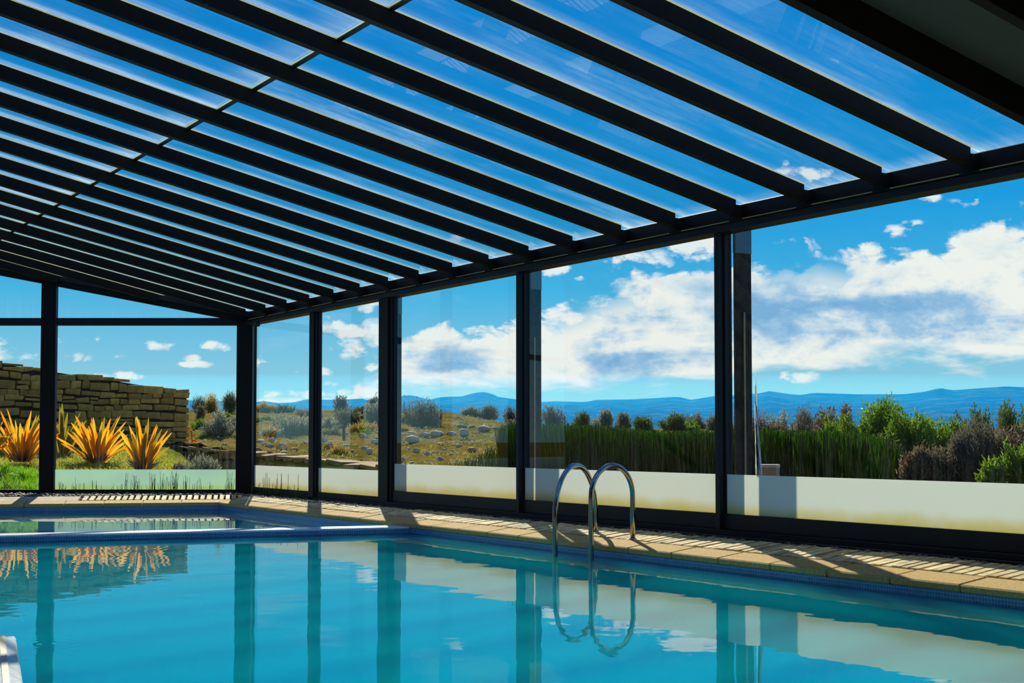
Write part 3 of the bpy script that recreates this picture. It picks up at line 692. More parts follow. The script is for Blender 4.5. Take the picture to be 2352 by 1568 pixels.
for z in (-.48, -.76, -1.04):
    A, B = legs[0][0]+Vector((0, 0, z)), legs[1][0]+Vector((0, 0, z))
    beam('step', A+Vector((0, .0, 0)), B, .09, .025, M['chrome'], lad)

# ------------------------------------------------------------------ outdoors: ground
def Dw(u):                                            # forward distance of the glass at column u
    return 22.97 if u < 580 else onwall(u, 1010).dot(fh)
RA, RB = at(380, 1022, 37.0), at(880, 1073.5, 20.5)  # top of the low retaining wall
def Dline(u):
    x, y, z = ray(u, 1010); d = c2w(x, y); p, r = Vector((RA.x, RA.y)), Vector((RB.x-RA.x, RB.y-RA.y))
    k = (p.x*r.y-p.y*r.x)/(d.x*r.y-d.y*r.x); return k*y
def sm(a, b, x):
    t = min(1, max(0, (x-a)/(b-a))); return t*t*(3-2*t)
def Hbed(u, D): return (1-.62*sm(372, 470, u))*float(np.interp(D-Dw(u), [0, .3, 1.5, 5, 11, 16], [-.05, .0, .17, .42, .74, .82]))
def Hhill(u, D):
    l = float(np.interp(D, [18, 20.5, 24, 30, 35, 37, 45, 52, 60, 75, 95, 140], [.35, .46, .52, .65, .80, .86, 1.40, 1.82, 2.15, 2.35, 1.6, -2]))
    r = float(np.interp(D, [12, 16, 20, 26, 40, 60, 95, 140], [-.06, .0, .35, .75, 1.15, 1.3, .8, -2]))
    w_ = sm(1000, 1280, u); h = l*(1-w_)+r*w_
    if u > 880: n_ = sm(0.3, 4.5, D-Dw(u)); h = h*n_-.05*(1-n_)
    if u > 2352: h = h
    return h + .05*math.sin(u*.021+D*.9)*sm(20, 30, D) + .035*math.sin(u*.057-D*1.7)*sm(20, 30, D)
def H(u, D):
    if 585 <= u <= 885 or u < 585:
        dl = Dline(u) if 375 < u < 890 else 37.5
        return Hhill(u, D) if D > dl else Hbed(u, D)
    return Hhill(u, D)
def hit(u, v):                                        # where the sight line meets the ground
    D = Dw(u)+.4
    if 375 < u < 890: D = max(D, Dline(u)+.05)
    while D < 110:
        p = at(u, v, D)
        if p.z <= H(u, D): return D, p
        D += .12
    return 60.0, at(u, v, 60.0)
def grid(name, us, Ds, hf, mat, lab, cat, n_out=None):
    Vv = []
    for u in us:
        for D in Ds(u):
            p = at(u, 1010, D); Vv.append((p.x, p.y, hf(u, D)))
    m_ = len(Ds(us[0])); Q = [(i*m_+j, (i+1)*m_+j, (i+1)*m_+j+1, i*m_+j+1) for i in range(len(us)-1) for j in range(m_-1)]
    o = link(name, npmesh(name, Vv, [q[::-1] for q in Q], mat, True)); tag(o, lab, cat, kind='structure'); return o
def dh(u):
    if u < 380: d0 = 38.2
    elif u <= 880: d0 = Dline(u)+.02
    else:
        k = sm(880, 930, u); d0 = (Dline(880)+.02)*(1-k)+(Dw(u)+.25)*k
    return [d0+(d_-18)*(140-d0)/(122.0) if i else d0 for i, d_ in enumerate([18, 18.6, 19.4, 20.4, 21.6, 23, 25, 27, 29.5, 32, 35, 38, 41, 45, 49, 53, 58, 64, 72, 84, 100, 140])]
grid('ground_hillside', list(range(-500, 3300, 16)), dh, Hhill, M['hill'], 'dry sandy hillside with sparse scrub and boulders beyond the glass', 'ground')
def db_(u):
    d0 = Dw(u)+.12; d1 = Dline(u)+.03 if u > 440 else 39.5
    return [d0+(d1-d0)*k/16.0 for k in range(17)]
grid('ground_bed', list(range(-900, 881, 16)), db_, Hbed, M['bed'], 'low grassy planting bed between the end window and the stone wall', 'ground')
far = link('ground_plain', mesh('ground_plain', [c2w(-9000, 120, -2.3), c2w(9000, 120, -2.3), c2w(9000, 9000, -30), c2w(-9000, 9000, -30)], [(0, 1, 2, 3)], M['hill'])); tag(far, 'flat steppe running out to the mountains', 'ground', kind='structure')
# mountains
ridge = [(-1500, 915), (-600, 905), (0, 915), (400, 918), (540, 921), (587, 924), (597, 920), (638, 925), (673, 924), (701, 917), (765, 918), (793, 917), (834, 915), (842, 919), (880, 912), (918, 909), (946, 907), (974, 915), (985, 918), (1010, 912), (1043, 910), (1057, 911), (1086, 903), (1108, 900), (1128, 903), (1143, 911), (1188, 917), (1245, 923), (1277, 921), (1344, 923), (1370, 918), (1440, 917), (1510, 914), (1548, 911), (1564, 912), (1587, 918), (1650, 908),
         (1682, 907), (1746, 903), (1768, 898), (1790, 901), (1809, 904), (1838, 907), (1870, 902), (1905, 903), (1969, 905), (2077, 905), (2122, 900), (2160, 891), (2192, 896), (2256, 891), (2313, 887), (2352, 889), (2700, 880), (3300, 900), (4200, 890)]
ru, rv = zip(*ridge); Vv = []; us = list(range(-1400, 4200, 12)); NR = 22
for u in us:
    for j in range(NR):
        k = j/(NR-1); D = 8600-4600*k
        y = float(np.interp(u, ru, rv)); zt = at(u, y, 8000).z
        n_ = math.sin(u*.021+2.2*math.sin(k*5+u*.007))*.5+math.sin(u*.053+k*7)*.3+math.sin(u*.117-k*9)*.2
        if j <= 2: z = zt*(.93, 1.0, .96)[j]; D = (8600, 8000, 7900)[j]
        else:
            kk = (j-2)/(NR-3); prof = .96-.34*kk**.7-.62*kk**1.2
            z = zt*prof+ n_*40*math.sin(math.pi*min(1, kk*1.1)); D = 7900-3900*kk+n_*420*math.sin(math.pi*kk)
        p = at(u, 1010, D); Vv.append((p.x, p.y, z if j < NR-1 else -25))
Q = [(i*NR+j, (i+1)*NR+j, (i+1)*NR+j+1, i*NR+j+1) for i in range(len(us)-1) for j in range(NR-1)]
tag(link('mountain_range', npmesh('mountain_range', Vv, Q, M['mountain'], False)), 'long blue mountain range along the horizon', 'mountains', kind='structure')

hm, HT = newmat('valley_haze'); vs = HT.n('ShaderNodeVolumeScatter'); vs.inputs['Color'].default_value = (.01, .33, 1.0, 1); vs.inputs['Density'].default_value = 2.3e-4; vs.inputs['Anisotropy'].default_value = 0.25
HT.link(vs.outputs[0], HT.out.inputs['Volume'])
Vv = [c2w(X, Y, z) for Y, z in ((2500, -60), (2500, 70), (8900, 430), (8900, -60)) for X in (-7000, 7000)]
hz = link('valley_haze', mesh('valley_haze', Vv, [(0, 1, 3, 2), (2, 3, 5, 4), (4, 5, 7, 6), (6, 7, 1, 0), (0, 2, 4, 6), (1, 7, 5, 3)], hm)); tag(hz, 'blue haze lying in front of the mountains', 'haze', kind='stuff')
# ------------------------------------------------------------------ stone walls
def stone_mesh(w_, h_, d_, j=.016, mat=None, bv=.02):
    Vv = [(x*w_/2+rnd.uniform(-j, j), y*d_/2+rnd.uniform(-j, j)*.8, z*h_/2+rnd.uniform(-j, j)) for z in (-1, 1) for y in (-1, 1) for x in (-1, 1)]
    if w_ > .2: Vv = [(a+rnd.uniform(-.02, .02), b, c+rnd.uniform(-.022, .022)) for a, b, c in Vv]
    me = mesh('stone', Vv, [(0, 2, 3, 1), (4, 5, 7, 6), (0, 1, 5, 4), (2, 6, 7, 3), (0, 4, 6, 2), (1, 3, 7, 5)], mat)
    return bevel(me, min(bv, w_*.2, h_*.25), 2)
WC, WL = at(436, 895, 36.6), at(0, 829, 32.2)
wd_ = Vector((WL.x-WC.x, WL.y-WC.y, 0)); LW = wd_.length; wd_.normalize(); ang = math.atan2(wd_.y, wd_.x); wn = Vector((-wd_.y, wd_.x, 0))
if wn.dot(fh) > 0: wn = -wn                            # towards the viewer
sw = tag(empty('stone_wall', Vector((WC.x, WC.y, .55))+wd_*3), 'tall brown dry stone wall behind the orange flax plants', 'wall')
def wtop(x): return WC.z+(WL.z-WC.z)*x/LW
LT = LW+2.6
Vv = []
for off in (-.07, -.50):
    for x, z in ((.05, .3), (LT, .3), (LT, wtop(LT)-.06), (.05, wtop(.05)-.06)):
        p = Vector((WC.x, WC.y, 0))+wd_*x+wn*off; Vv.append((p.x, p.y, z))
me = mesh('core', Vv, [(0, 1, 2, 3), (7, 6, 5, 4), (0, 4, 5, 1), (1, 5, 6, 2), (2, 6, 7, 3), (3, 7, 4, 0)], M['mortar'])
link('core', me, sw)
def lay(parent, base, top, L, org, dirv_, nrm, mat, hmin, hmax, wmin, wmax, dep, wob=.02, endcap=None):
    z = base; row = 0; cnt = 0; a_ = math.atan2(dirv_.y, dirv_.x)
    while z < max(top(0), top(L)):
        h_ = rnd.uniform(hmin, hmax); x = 0.0 if row % 2 else -.0
        while x < L:
            w_ = rnd.uniform(wmin, wmax)*(1.35 if rnd.random() < .15 else 1); w_ = min(w_, max(.12, L-x)); tp = top(x+w_/2)
            if z+.4*h_ < tp:
                hh = min(h_, max(.09, tp-z)) + rnd.uniform(-.015, .012)
                parts = [(z, hh)]
                if hh > .17 and rnd.random() < .14: q = rnd.uniform(.4, .6); parts = [(z, hh*q), (z+hh*q, hh*(1-q))]
                for zz, h2 in parts:
                    me = stone_mesh(w_-.028, h2-.024, dep, mat=mat, bv=.034)
                    p = org+dirv_*(x+w_/2)+nrm*(-dep/2+rnd.uniform(-.02, .025))
                    o = link('stone', me, parent, None); o.location = (p.x, p.y, zz+h2/2+wob*math.sin(x*1.7+row)); o.rotation_euler = (rnd.uniform(-.03, .03), rnd.uniform(-.035, .035), a_+rnd.uniform(-.03, .03)); cnt += 1
            x += w_
        z += h_; row += 1
    return cnt
n1_ = lay(sw, .50, wtop, LT, Vector((WC.x, WC.y, 0)), wd_, wn, M['stone'], .145, .235, .22, .56, .30, .03)
# stones of the wall's end, turned to the right
lay(sw, .70, lambda x: WC.z-.02, .42, Vector((WC.x, WC.y, 0))-wn*.12+wd_*.02, -wn, -wd_, M['stone'], .15, .23, .2, .30, .2)
rl_ = Vector((RB.x-RA.x, RB.y-RA.y, 0)); LR = rl_.length; rl_.normalize(); rn = Vector((rl_.y, -rl_.x, 0))
if rn.dot(fh) > 0: rn = -rn
rw = tag(empty('retaining_wall', (RA+RB)/2-Vector((0, 0, .5))), 'low earthy retaining wall running from the tall stone wall towards the glass', 'wall')
def rtop(x): return RA.z+(RB.z-RA.z)*x/LR
Vv = []
for off in (-.10, -.42):
    for x in (0, LR):
        for z in (-.1, rtop(x)-.04): p = Vector((RA.x, RA.y, 0))+rl_*x+rn*off; Vv.append((p.x, p.y, z))
link('core', mesh('core', Vv, [(0, 2, 3, 1), (4, 5, 7, 6), (1, 3, 7, 5), (0, 1, 5, 4), (2, 6, 7, 3)], M['mortar']), rw)
lay(rw, -.02, lambda x: rtop(x)-.05, LR, Vector((RA.x, RA.y, 0)), rl_, rn, M['soilwall'], .20, .30, .5, .95, .24)
x = 0
while x < LR:
    w_ = rnd.uniform(.45, .9); p = Vector((RA.x, RA.y, 0))+rl_*(x+w_/2)-rn*.16
    o = link('cap_stone', stone_mesh(w_-.02, .07, .46, .02, M['soilwall'], .015), rw); o.location = (p.x, p.y, rtop(x+w_/2)-.01); o.rotation_euler = (rnd.uniform(-.04, .04), (RA.z-RB.z)/LR, math.atan2(rl_.y, rl_.x)); x += w_

# ------------------------------------------------------------------ boulders
def boulder(rx, ry, rz, mat, seed):
    bm = bmesh.new(); bmesh.ops.create_icosphere(bm, subdivisions=2, radius=1.0); r = random.Random(seed)
    ph = [(Vector((r.gauss(0, 1), r.gauss(0, 1), r.gauss(0, 1))).normalized(), r.uniform(.62, .95)) for _ in range(9)]
    for v in bm.verts:
        c = v.co.copy()
        for n_, d in ph:
            e = c.dot(n_)-d
            if e > 0: c -= n_*e*.85
        v.co = Vector((c.x*rx, c.y*ry, c.z*rz))
    me = bpy.data.meshes.new('boulder'); bm.to_mesh(me); bm.free(); me.materials.append(mat)
    me.polygons.foreach_set('use_smooth', [True]*len(me.polygons)); return me
def z3(x, y, w_, h_): return (500+x/3.92, 850+y/3.92, w_/3.92, h_/3.92)
rocks = [(385, 640, 95, 32, 0, 'flat boulder at the foot of the grey bush, close to the corner post'), (437, 668, 65, 35, 0, 'dark grey boulder touching a pale round one above the retaining wall'), (475, 680, 60, 35, 0, 'pale round boulder beside a dark grey one above the retaining wall'),
 (580, 690, 100, 65, 0, 'largest rounded boulder seen through the window next to the glass corner'), (360, 715, 70, 40, 1, 'brown boulder on the retaining wall edge against the corner post'), (600, 740, 72, 35, 0, 'low pale boulder just below the largest one next to the corner'), (470, 738, 50, 25, 1, 'small brown stone lying on the edge of the retaining wall'), (490, 625, 60, 36, 0, 'pale boulder half under the grey low sage bush'),
 (955, 625, 72, 50, 0, 'grey boulder just right of the slim mullion'), (1000, 683, 92, 52, 1, 'squarish brown boulder right of the slim mullion'), (1015, 648, 64, 20, 0, 'flat pale slab lying behind the squarish brown boulder'), (1150, 680, 110, 32, 0, 'long flat boulder below the dark wooden stake'), (1320, 605, 92, 50, 0, 'pale boulder topped by a flat slab right of the wooden stake'), (1310, 578, 84, 24, 0, 'flat pale slab leaning on top of a boulder by the stake'),
 (1420, 640, 80, 42, 0, 'wide grey boulder against the left edge of the wide black post'), (1430, 612, 60, 25, 0, 'small grey boulder behind the wide one at the black post'), (1325, 705, 70, 40, 0, 'left one of two touching boulders low in the second window'), (1365, 735, 62, 58, 0, 'pale hollowed boulder, right one of a touching pair'),
 (1685, 590, 72, 46, 0, 'pale tilted boulder next to a dark one right of the black post'), (1755, 620, 124, 62, 0, 'large dark grey boulder in front of the row under the grey dome bush'), (1750, 570, 112, 42, 0, 'broad boulder behind the large dark grey one'), (1860, 580, 104, 42, 0, 'pale broad boulder in the middle of the row under the dome bush'), (1975, 570, 124, 64, 0, 'high grey boulder in the row under the right side of the dome bush'), (2105, 575, 100, 46, 0, 'low grey boulder left of the palest one in the row'), (2215, 560, 92, 62, 0, 'palest boulder at the right end of the row'),
 (2290, 508, 60, 30, 1, 'small brown rock up the slope above the row of boulders'), (2200, 505, 92, 40, 1, 'flat brown rock on the slope behind the palest boulder'), (1790, 720, 66, 45, 0, 'lone round boulder on bare soil, left one of two'), (1895, 755, 72, 42, 0, 'lone grey boulder on bare soil, right one of two'), (2000, 800, 66, 45, 0, 'grey boulder at the left tip of the green reeds'), (2010, 660, 62, 24, 0, 'small flat stone in the middle of the bare soil'), (2170, 680, 62, 32, 0, 'small grey boulder beside a leafless twig bush'), (2290, 715, 100, 50, 1, 'brown boulder just above the short green reeds'),
 (1660, 810, 60, 52, 0, 'grey boulder right behind the black post above the frosting'), (1750, 832, 52, 22, 0, 'flat stone half hidden by the frosting near the black post'), (2395, 530, 130, 60, 1, 'large brown rock on the slope left of the tall reeds'), (2490, 532, 80, 40, 1, 'smaller brown rock touching the large one left of the tall reeds'), (690, 712, 80, 30, 1, 'flat brown stone right of the largest boulder'), (1230, 500, 90, 30, 1, 'flat brown rock on the ridge behind the scrub')]
for i, (x, y, w_, h_, b_, lab) in enumerate(rocks):
    u, v, wp, hp = z3(x, y, w_, h_); D, p = hit(u, v+hp*.42); k = D/F
    o = link('boulder', boulder(wp*k*.56, wp*k*.45, hp*k*.66, M['rockbrown'] if b_ else M['rock'], i))
    o.location = (p.x, p.y, p.z+hp*k*.34); o.rotation_euler = (rnd.uniform(-.1, .1), rnd.uniform(-.1, .1), AZ-1.57+rnd.uniform(-.3, .3))
    tag(o, lab, 'boulder', 'boulders on the dry slope')
# small loose stones of the slope
def sp_():
    while True:
        u = rnd.uniform(440, 1180); v = rnd.uniform(945, 1065); D, p = hit(u, v)
        if D < 59: return (p.x, p.y, p.z+.01)
v, f = pebbles(170, sp_, .02, .07)
tag(link('loose_stones', npmesh('loose_stones', v, f, M['rock'], True)), 'small loose stones scattered over the dry slope', 'stones', kind='stuff')
D, p = hit(790, 1008)
st = tag(empty('wooden_stake', p), 'short dark wooden stake standing among the boulders', 'stake')
Vv, Ff = sweep([p+Vector((0, 0, -.1)), p+Vector((.01, 0, .18)), p+Vector((0, .01, .34))], [.045, .042, .04], 8); link('shaft', mesh('shaft', Vv, Ff, M['stake']), st)
Vv, Ff = sweep([p+Vector((0, .01, .34)), p+Vector((0, .01, .36))], [.05, .03], 8); link('worn_top', mesh('worn_top', Vv, Ff, M['stake']), st)


# ------------------------------------------------------------------ plants
def bladeset(base, dirs, length, width, curl=0.25, segs=2):
    """leaf blades: base (n,3), dirs (n,3) unit, length (n,), width (n,) -> quads"""
    n = len(base); up = np.array([0, 0, 1.0]); side = np.cross(dirs, nrs.normal(0, 1, (n, 3))); side /= np.linalg.norm(side, axis=1, keepdims=True)+1e-9
    out = []; prof = {1: (1, .55), 2: (.8, 1, .15), 3: (.7, 1, .8, .1)}[segs]
    drop = np.zeros((n, 3)); drop[:, 2] = -curl
    for i in range(segs+1):
        k = i/segs; c = base+(dirs*k+drop*k*k*.5)*length[:, None]
        w_ = (width*prof[i]*.5)[:, None]; out += [c-side*w_, c+side*w_]
    V = np.stack(out, 1); m_ = 2*(segs+1)
    q = np.array([[2*i, 2*i+1, 2*i+3, 2*i+2] for i in range(segs)])
    return V.reshape(-1, 3), (q[None]+(np.arange(n)*m_)[:, None, None]).reshape(-1, 4)
def unit(v): return v/(np.linalg.norm(v, axis=1, keepdims=True)+1e-9)
def shrub(u, yb, yt, wpx, D, mat, lab, leaf=.07, lw=.28, n=230, m_=12, lumps=6, flat=0.9, upw=0.5, name='shrub', group='scrub bushes beyond the glass', twigs=16, spread=0.25, zb=None):
    k = D/F; b = at(u, yb, D); top_ = at(u, yt, D).z; z0 = min(b.z, H(u, D)-.04) if zb is None else zb
    R = wpx*k*.5; Hh = top_-z0
    o = tag(empty(name, (b.x, b.y, z0)), lab, 'bush', group)
    wx = .78 if lumps > 6 else .66; lc = np.stack([nrs.uniform(-wx, wx, lumps), nrs.uniform(-wx, wx, lumps), nrs.uniform(.12, .74, lumps)], 1); lr = nrs.uniform(.26, .46, lumps)
    if lumps > 6: lc[::2, 2] = nrs.uniform(.55, .78, len(lc[::2])); lr *= .8
    lc[0] = (0, 0, .72); lr[0] = .30
    pick = nrs.randint(0, lumps, n); dv = unit(nrs.normal(0, 1, (n, 3))); dv[:, 2] = np.abs(dv[:, 2])*flat-.45*nrs.rand(n)
    tips = lc[pick]+unit(dv)*lr[pick][:, None]*nrs.uniform(.80, 1.03, (n, 1)); tips[:, 2] = np.clip(tips[:, 2], .02, 1.05)
    tips = tips*np.array([R, R, Hh])
    roots = np.stack([tips[:, 0]*.45, tips[:, 1]*.45, tips[:, 2]*.05], 1)
    B, Dr = [], []
    ax = unit(tips-roots)
    f_ = nrs.uniform(.12, 1.0, (n, m_, 1))**.7
    base = roots[:, None, :]*(1-f_)+tips[:, None, :]*f_+nrs.normal(0, leaf*.5, (n, m_, 3))
    d_ = ax[:, None, :]*.8+np.array([0, 0, upw])+nrs.normal(0, .45+spread, (n, m_, 3))
    base = base.reshape(-1, 3); d_ = unit(d_.reshape(-1, 3)); base[:, 2] = np.maximum(base[:, 2], .0)
    ln = leaf*nrs.uniform(.6, 1.3, len(base))
    V, Q = bladeset(base, d_, ln, ln*lw, .15, 1)
    link('foliage', npmesh('foliage', V, Q, mat), o, (0, 0, 0))
    Vv, Ff = [], []
    for i in range(twigs):
        t = Vector(tips[i]); r_ = Vector(roots[i]); v_, f2 = sweep([r_*.3+Vector((0, 0, -.05)), r_*.6+t*.4, t*.97], [.012+R*.012, .008+R*.006, .003], 4, False)
        q_ = len(Vv); Vv += v_; Ff += [tuple(a+q_ for a in ff) for ff in f2]
    link('twigs', mesh('twigs', Vv, Ff, M['twig']), o, (0, 0, 0))
    return o
S_ = shrub
# slope between the stone wall and the wide post
S_(503, 1018, 934, 96, 38.5, M['sage'], 'big grey sage bush just right of the stone wall corner', n=420, leaf=.075)
S_(458, 990, 962, 40, 42, M['bright'], 'small green bush at the stone wall edge above the orange flowers', n=140, leaf=.06)
S_(515, 962, 945, 30, 46, M['bright'], 'round mossy green cushion on the slope above the grey sage bush', n=150, leaf=.05)
S_(460, 960, 928, 36, 48, M['olive'], 'olive bush on the slope tight against the stone wall edge', n=130)
S_(524, 934, 902, 52, 54, M['olive'], 'tufty bush crowning the ridge left of the corner post', n=200, leaf=.13, lw=.16, upw=1.0)
S_(487, 932, 908, 50, 56, M['dry'], 'yellow green tuft on the ridge near the stone wall', n=150, leaf=.13, lw=.14, upw=1.0)
S_(455, 926, 905, 36, 56, M['dusk'], 'dusky bush showing just over the end of the stone wall', n=110, leaf=.12, lw=.16, upw=1.0)
S_(672, 1010, 950, 96, 40, M['sage'], 'pale spiky bush filling the middle of the narrow side window', n=330, leaf=.085, lw=.2, upw=.8)
S_(615, 1010, 985, 70, 39, M['sage'], 'low grey green sage at the lower left of the narrow side window', n=240)
S_(612, 972, 955, 60, 48, M['bright'], 'low green mat of bush on the rise beside the corner post', n=150, leaf=.06)
S_(603, 942, 926, 56, 56, M['dry'], 'yellow grassy clump on the ridge beside the corner post', n=170, leaf=.12, lw=.14, upw=1.0)
S_(650, 946, 932, 70, 56, M['darkgreen'], 'thin dark bushes along the ridge in the narrow side window', n=130, leaf=.09)
S_(690, 960, 940, 60, 52, M['brownscrub'], 'brownish bush at the ridge against the slim mullion', n=150)
S_(788, 968, 908, 40, 46, M['dusk'], 'tall thin gnarled bush rising above the ridge right of the slim mullion', n=120, leaf=.10, lw=.3, upw=.6, twigs=40)
S_(752, 1000, 955, 50, 43, M['sage'], 'pale bush against the slim mullion on its right side', n=170)
S_(800, 990, 938, 80, 44, M['olive'], 'olive brown bush below the tall gnarled one', n=250)
S_(850, 992, 922, 92, 43, M['sage'], 'large grey green bush against the left side of the wide black post', n=460, leaf=.08)
S_(862, 935, 912, 50, 50, M['dusk'], 'dusky twiggy bush above the large grey green one at the wide post', n=110, leaf=.1, twigs=40)
S_(830, 998, 978, 60, 41, M['dry'], 'rusty yellow tuft at the foot of the large grey green bush', n=140, leaf=.13, lw=.12, upw=1.0)
S_(978, 992, 916, 128, 44, M['dusk'], 'wide dome shaped dusky bush right of the wide black post', n=520, leaf=.085, lw=.24)
S_(938, 985, 945, 50, 45, M['olive'], 'olive bush leaning on the left of the dusky dome bush', n=130)
S_(1082, 962, 934, 60, 58, M['sage'], 'left part of the grey green ridge bushes beyond the dusky dome', n=170, leaf=.10)
S_(1125, 962, 932, 64, 58, M['olive'], 'right part of the grey green ridge bushes beyond the dusky dome', n=190, leaf=.10)
S_(1172, 968, 934, 50, 55, M['dusk'], 'sparse ridge bush left of the mullion behind the reeds', n=120, leaf=.11, twigs=30)
S_(1060, 985, 972, 40, 46, M['bright'], 'small fresh green tuft on the slope right of the dome bush', n=90, leaf=.07)
S_(1070, 1032, 1016, 26, 33, M['dusk'], 'tiny leafless twig bush on bare soil', n=40, leaf=.05, twigs=36)
S_(776, 1056, 1040, 34, 27.5, M['dry'], 'bright straw yellow tuft on the edge of the retaining wall', n=200, leaf=.12, lw=.10, upw=1.1, name='grass_tuft', group='tufts on the slope')
S_(640, 988, 958, 66, 46, M['olive'], 'olive bush half way up the slope in the narrow side window', n=200)
S_(592, 985, 962, 40, 47, M['darkgreen'], 'dark green bush on the slope against the corner post', n=130, leaf=.06)
S_(700, 1002, 972, 50, 41, M['brownscrub'], 'rusty brown bush tucked beside the slim mullion', n=150)
S_(735, 975, 945, 40, 50, M['dusk'], 'dusky bush on the ridge just right of the slim mullion', n=120)
S_(768, 1012, 985, 56, 39, M['olive'], 'low olive bush behind the boulders right of the slim mullion', n=170)
S_(822, 962, 934, 56, 50, M['olive'], 'olive ridge bush between the tall gnarled bush and the wide post', n=160)
S_(835, 1008, 985, 60, 40, M['bright'], 'low green growth at the foot of the large grey green bush', n=150, leaf=.05)
S_(1035, 985, 955, 60, 50, M['olive'], 'olive bush on the slope right behind the dusky dome bush', n=160)
S_(930, 1003, 982, 50, 41, M['dry'], 'straw coloured tuft between the wide post and the dome bush', n=130, leaf=.10, lw=.12, upw=1.0)
S_(552, 985, 950, 40, 43, M['olive'], 'olive bush peeping out left of the corner post', n=140)
S_(470, 1020, 996, 50, 38, M['bright'], 'low leafy green bush beside the orange flowers', n=150, leaf=.05)
# ridge behind the reeds
rb = [(1275, 985, 928, 76, 46, 'dusk', 'twiggy bush on the ridge right of the brown column'), (1340, 985, 944, 74, 42, 'darkgreen', 'round dark bush on the ridge above the reeds, left of two'), (1392, 980, 940, 70, 46, 'sage', 'pale bush between dark ridge bushes above the ladder arches'), (1432, 985, 946, 60, 44, 'olive', 'olive ridge bush above the right ladder arch'),
      (1480, 1000, 958, 84, 38, 'darkgreen', 'broad dark bush breaking the top of the reeds right of the ladder'), (1548, 990, 948, 68, 36, 'darkgreen', 'dense round dark green bush above the reeds, right of the ladder'), (1592, 1000, 966, 74, 36, 'bright', 'green bush beside the dense round dark one'), (1602, 975, 948, 60, 48, 'dusk', 'dusky ridge bush behind the green one'), (1645, 990, 950, 50, 44, 'olive', 'olive bush on the ridge touching the mullion'), (1225, 985, 940, 60, 48, 'olive', 'olive ridge bush hidden partly by the brown column'),
      (1190, 1000, 962, 60, 38, 'olive', 'low olive bush behind the tall reed block\'s left end')]
for u, yb, yt, w_, D, mt, lab in rb: S_(u, yb, yt, w_, D, M[mt], lab, n=230, leaf=.075, lw=.3)
# tall scrub right of the last mullion
tb = [(1700, 1060, 958, 60, 25, 'brownscrub', 'brown bush glimpsed between the mullion and the outer column', 200), (1765, 1060, 950, 70, 25, 'brownscrub', 'brown twiggy bush behind the sandy block', 260), (1800, 1060, 942, 70, 27, 'sage', 'pale feathery bush top left of the tall scrub', 240), (1845, 1060, 938, 90, 25, 'dusk', 'dusky bush behind the reeds, left part of the tall scrub', 360), (1912, 1060, 932, 90, 23, 'brownscrub', 'brown green upright bush left of the tallest bright bush', 380), (1918, 1060, 960, 60, 21, 'bright', 'small bright bush in front of the brown upright bush', 200),
      (2008, 1080, 924, 130, 20, 'bright', 'tallest bright green bush of the scrub, flat topped', 620), (2065, 1090, 958, 70, 22, 'darkgreen', 'dark bush in the gap right of the tallest bright one', 240), (2110, 1100, 952, 150, 19, 'bright', 'wide green bush right of the tallest one', 760), (2190, 1100, 958, 90, 20, 'bright', 'yellow green bush top behind the grey leafless bush', 300), (2150, 1110, 1020, 170, 17.5, 'brownscrub', 'brown leggy lower scrub under the wide green bush', 520),
      (2250, 1115, 972, 130, 17.5, 'dusk', 'grey leafless looking bush among green ones', 520), (2245, 1090, 942, 90, 22, 'darkgreen', 'dark green bush peeking over the grey leafless one', 300), (2310, 1100, 932, 100, 21, 'darkgreen', 'dark bush at the right edge against the mountains', 420), (2335, 1115, 985, 90, 17, 'brownscrub', 'brown twiggy bush low at the right edge', 360), (2350, 1120, 1025, 80, 15.5, 'bright', 'fresh green bush low at the right edge', 330), (2275, 1122, 1052, 60, 15.5, 'bright', 'small fresh green sprout bush under the grey leafless bush', 170), (2410, 1110, 925, 110, 20, 'bright', 'green bush past the right edge of the view', 350),
      (2030, 1110, 1000, 110, 18.5, 'darkgreen', 'dark lower scrub beneath the tallest bright bush', 380)]
for u, yb, yt, w_, D, mt, lab, n in tb: S_(u, yb, yt, w_, D, M[mt], lab, n=int(n*3.0), m_=16, leaf=.055 if mt != 'dusk' else .08, lw=.30 if mt != 'dusk' else .14, upw=.8, flat=1.1, zb=-.05, lumps=14, twigs=40)
# horsetail reeds outside the doors
def reedstalks(lst, r_):
    n = len(lst); V, Q = [], []
    for (x, y, z0, z1, lx, ly, r) in lst:
        k = len(V)
        for f_ in (0.0, .55, 1.0):
            for j in range(3):
                th = 2.094*j; V.append((x+lx*f_*f_+r*math.cos(th)*(1-.35*f_), y+ly*f_*f_+r*math.sin(th)*(1-.35*f_), z0+(z1-z0)*f_))
        for i in (0, 3):
            for j in range(3): Q.append((k+i+j, k+i+(j+1) % 3, k+i+3+(j+1) % 3, k+i+3+j))
    return V, Q
lst = []
def rt(u): return float(np.interp(u, [1030, 1050, 1100, 1146, 1150, 1250, 1400, 1500, 1660, 1700, 1800, 1900, 1990, 2040, 2060], [1064, 1054, 1040, 1016, 974, 968, 974, 985, 985, 978, 984, 986, 990, 1000, 1040]))
while len(lst) < 6800:
    u = rnd.uniform(1030, 2050)
    if u < 1146 and rnd.random() < .55: continue
    if u > 1985 and rnd.random() < .6: continue
    dw_ = Dw(u); g_ = float(np.interp(u, [1030, 1300, 1660, 2060], [4.3, 4.5, 3.4, 3.2])); D = dw_+g_+rnd.uniform(0, 2.6); yt = rt(u)+abs(rnd.gauss(0, 10))*(1.6 if u < 1150 else 1)+rnd.uniform(0, 10)
    if rnd.random() < .02: yt -= rnd.uniform(5, 16)
    p = at(u, 1010, D); zt = at(u, yt, D).z
    if zt < .15: continue
    lst.append((p.x, p.y, -.1, zt, rnd.gauss(0, .05), rnd.gauss(0, .05), rnd.uniform(.006, .0105)))
V, Q = reedstalks(lst, 0)
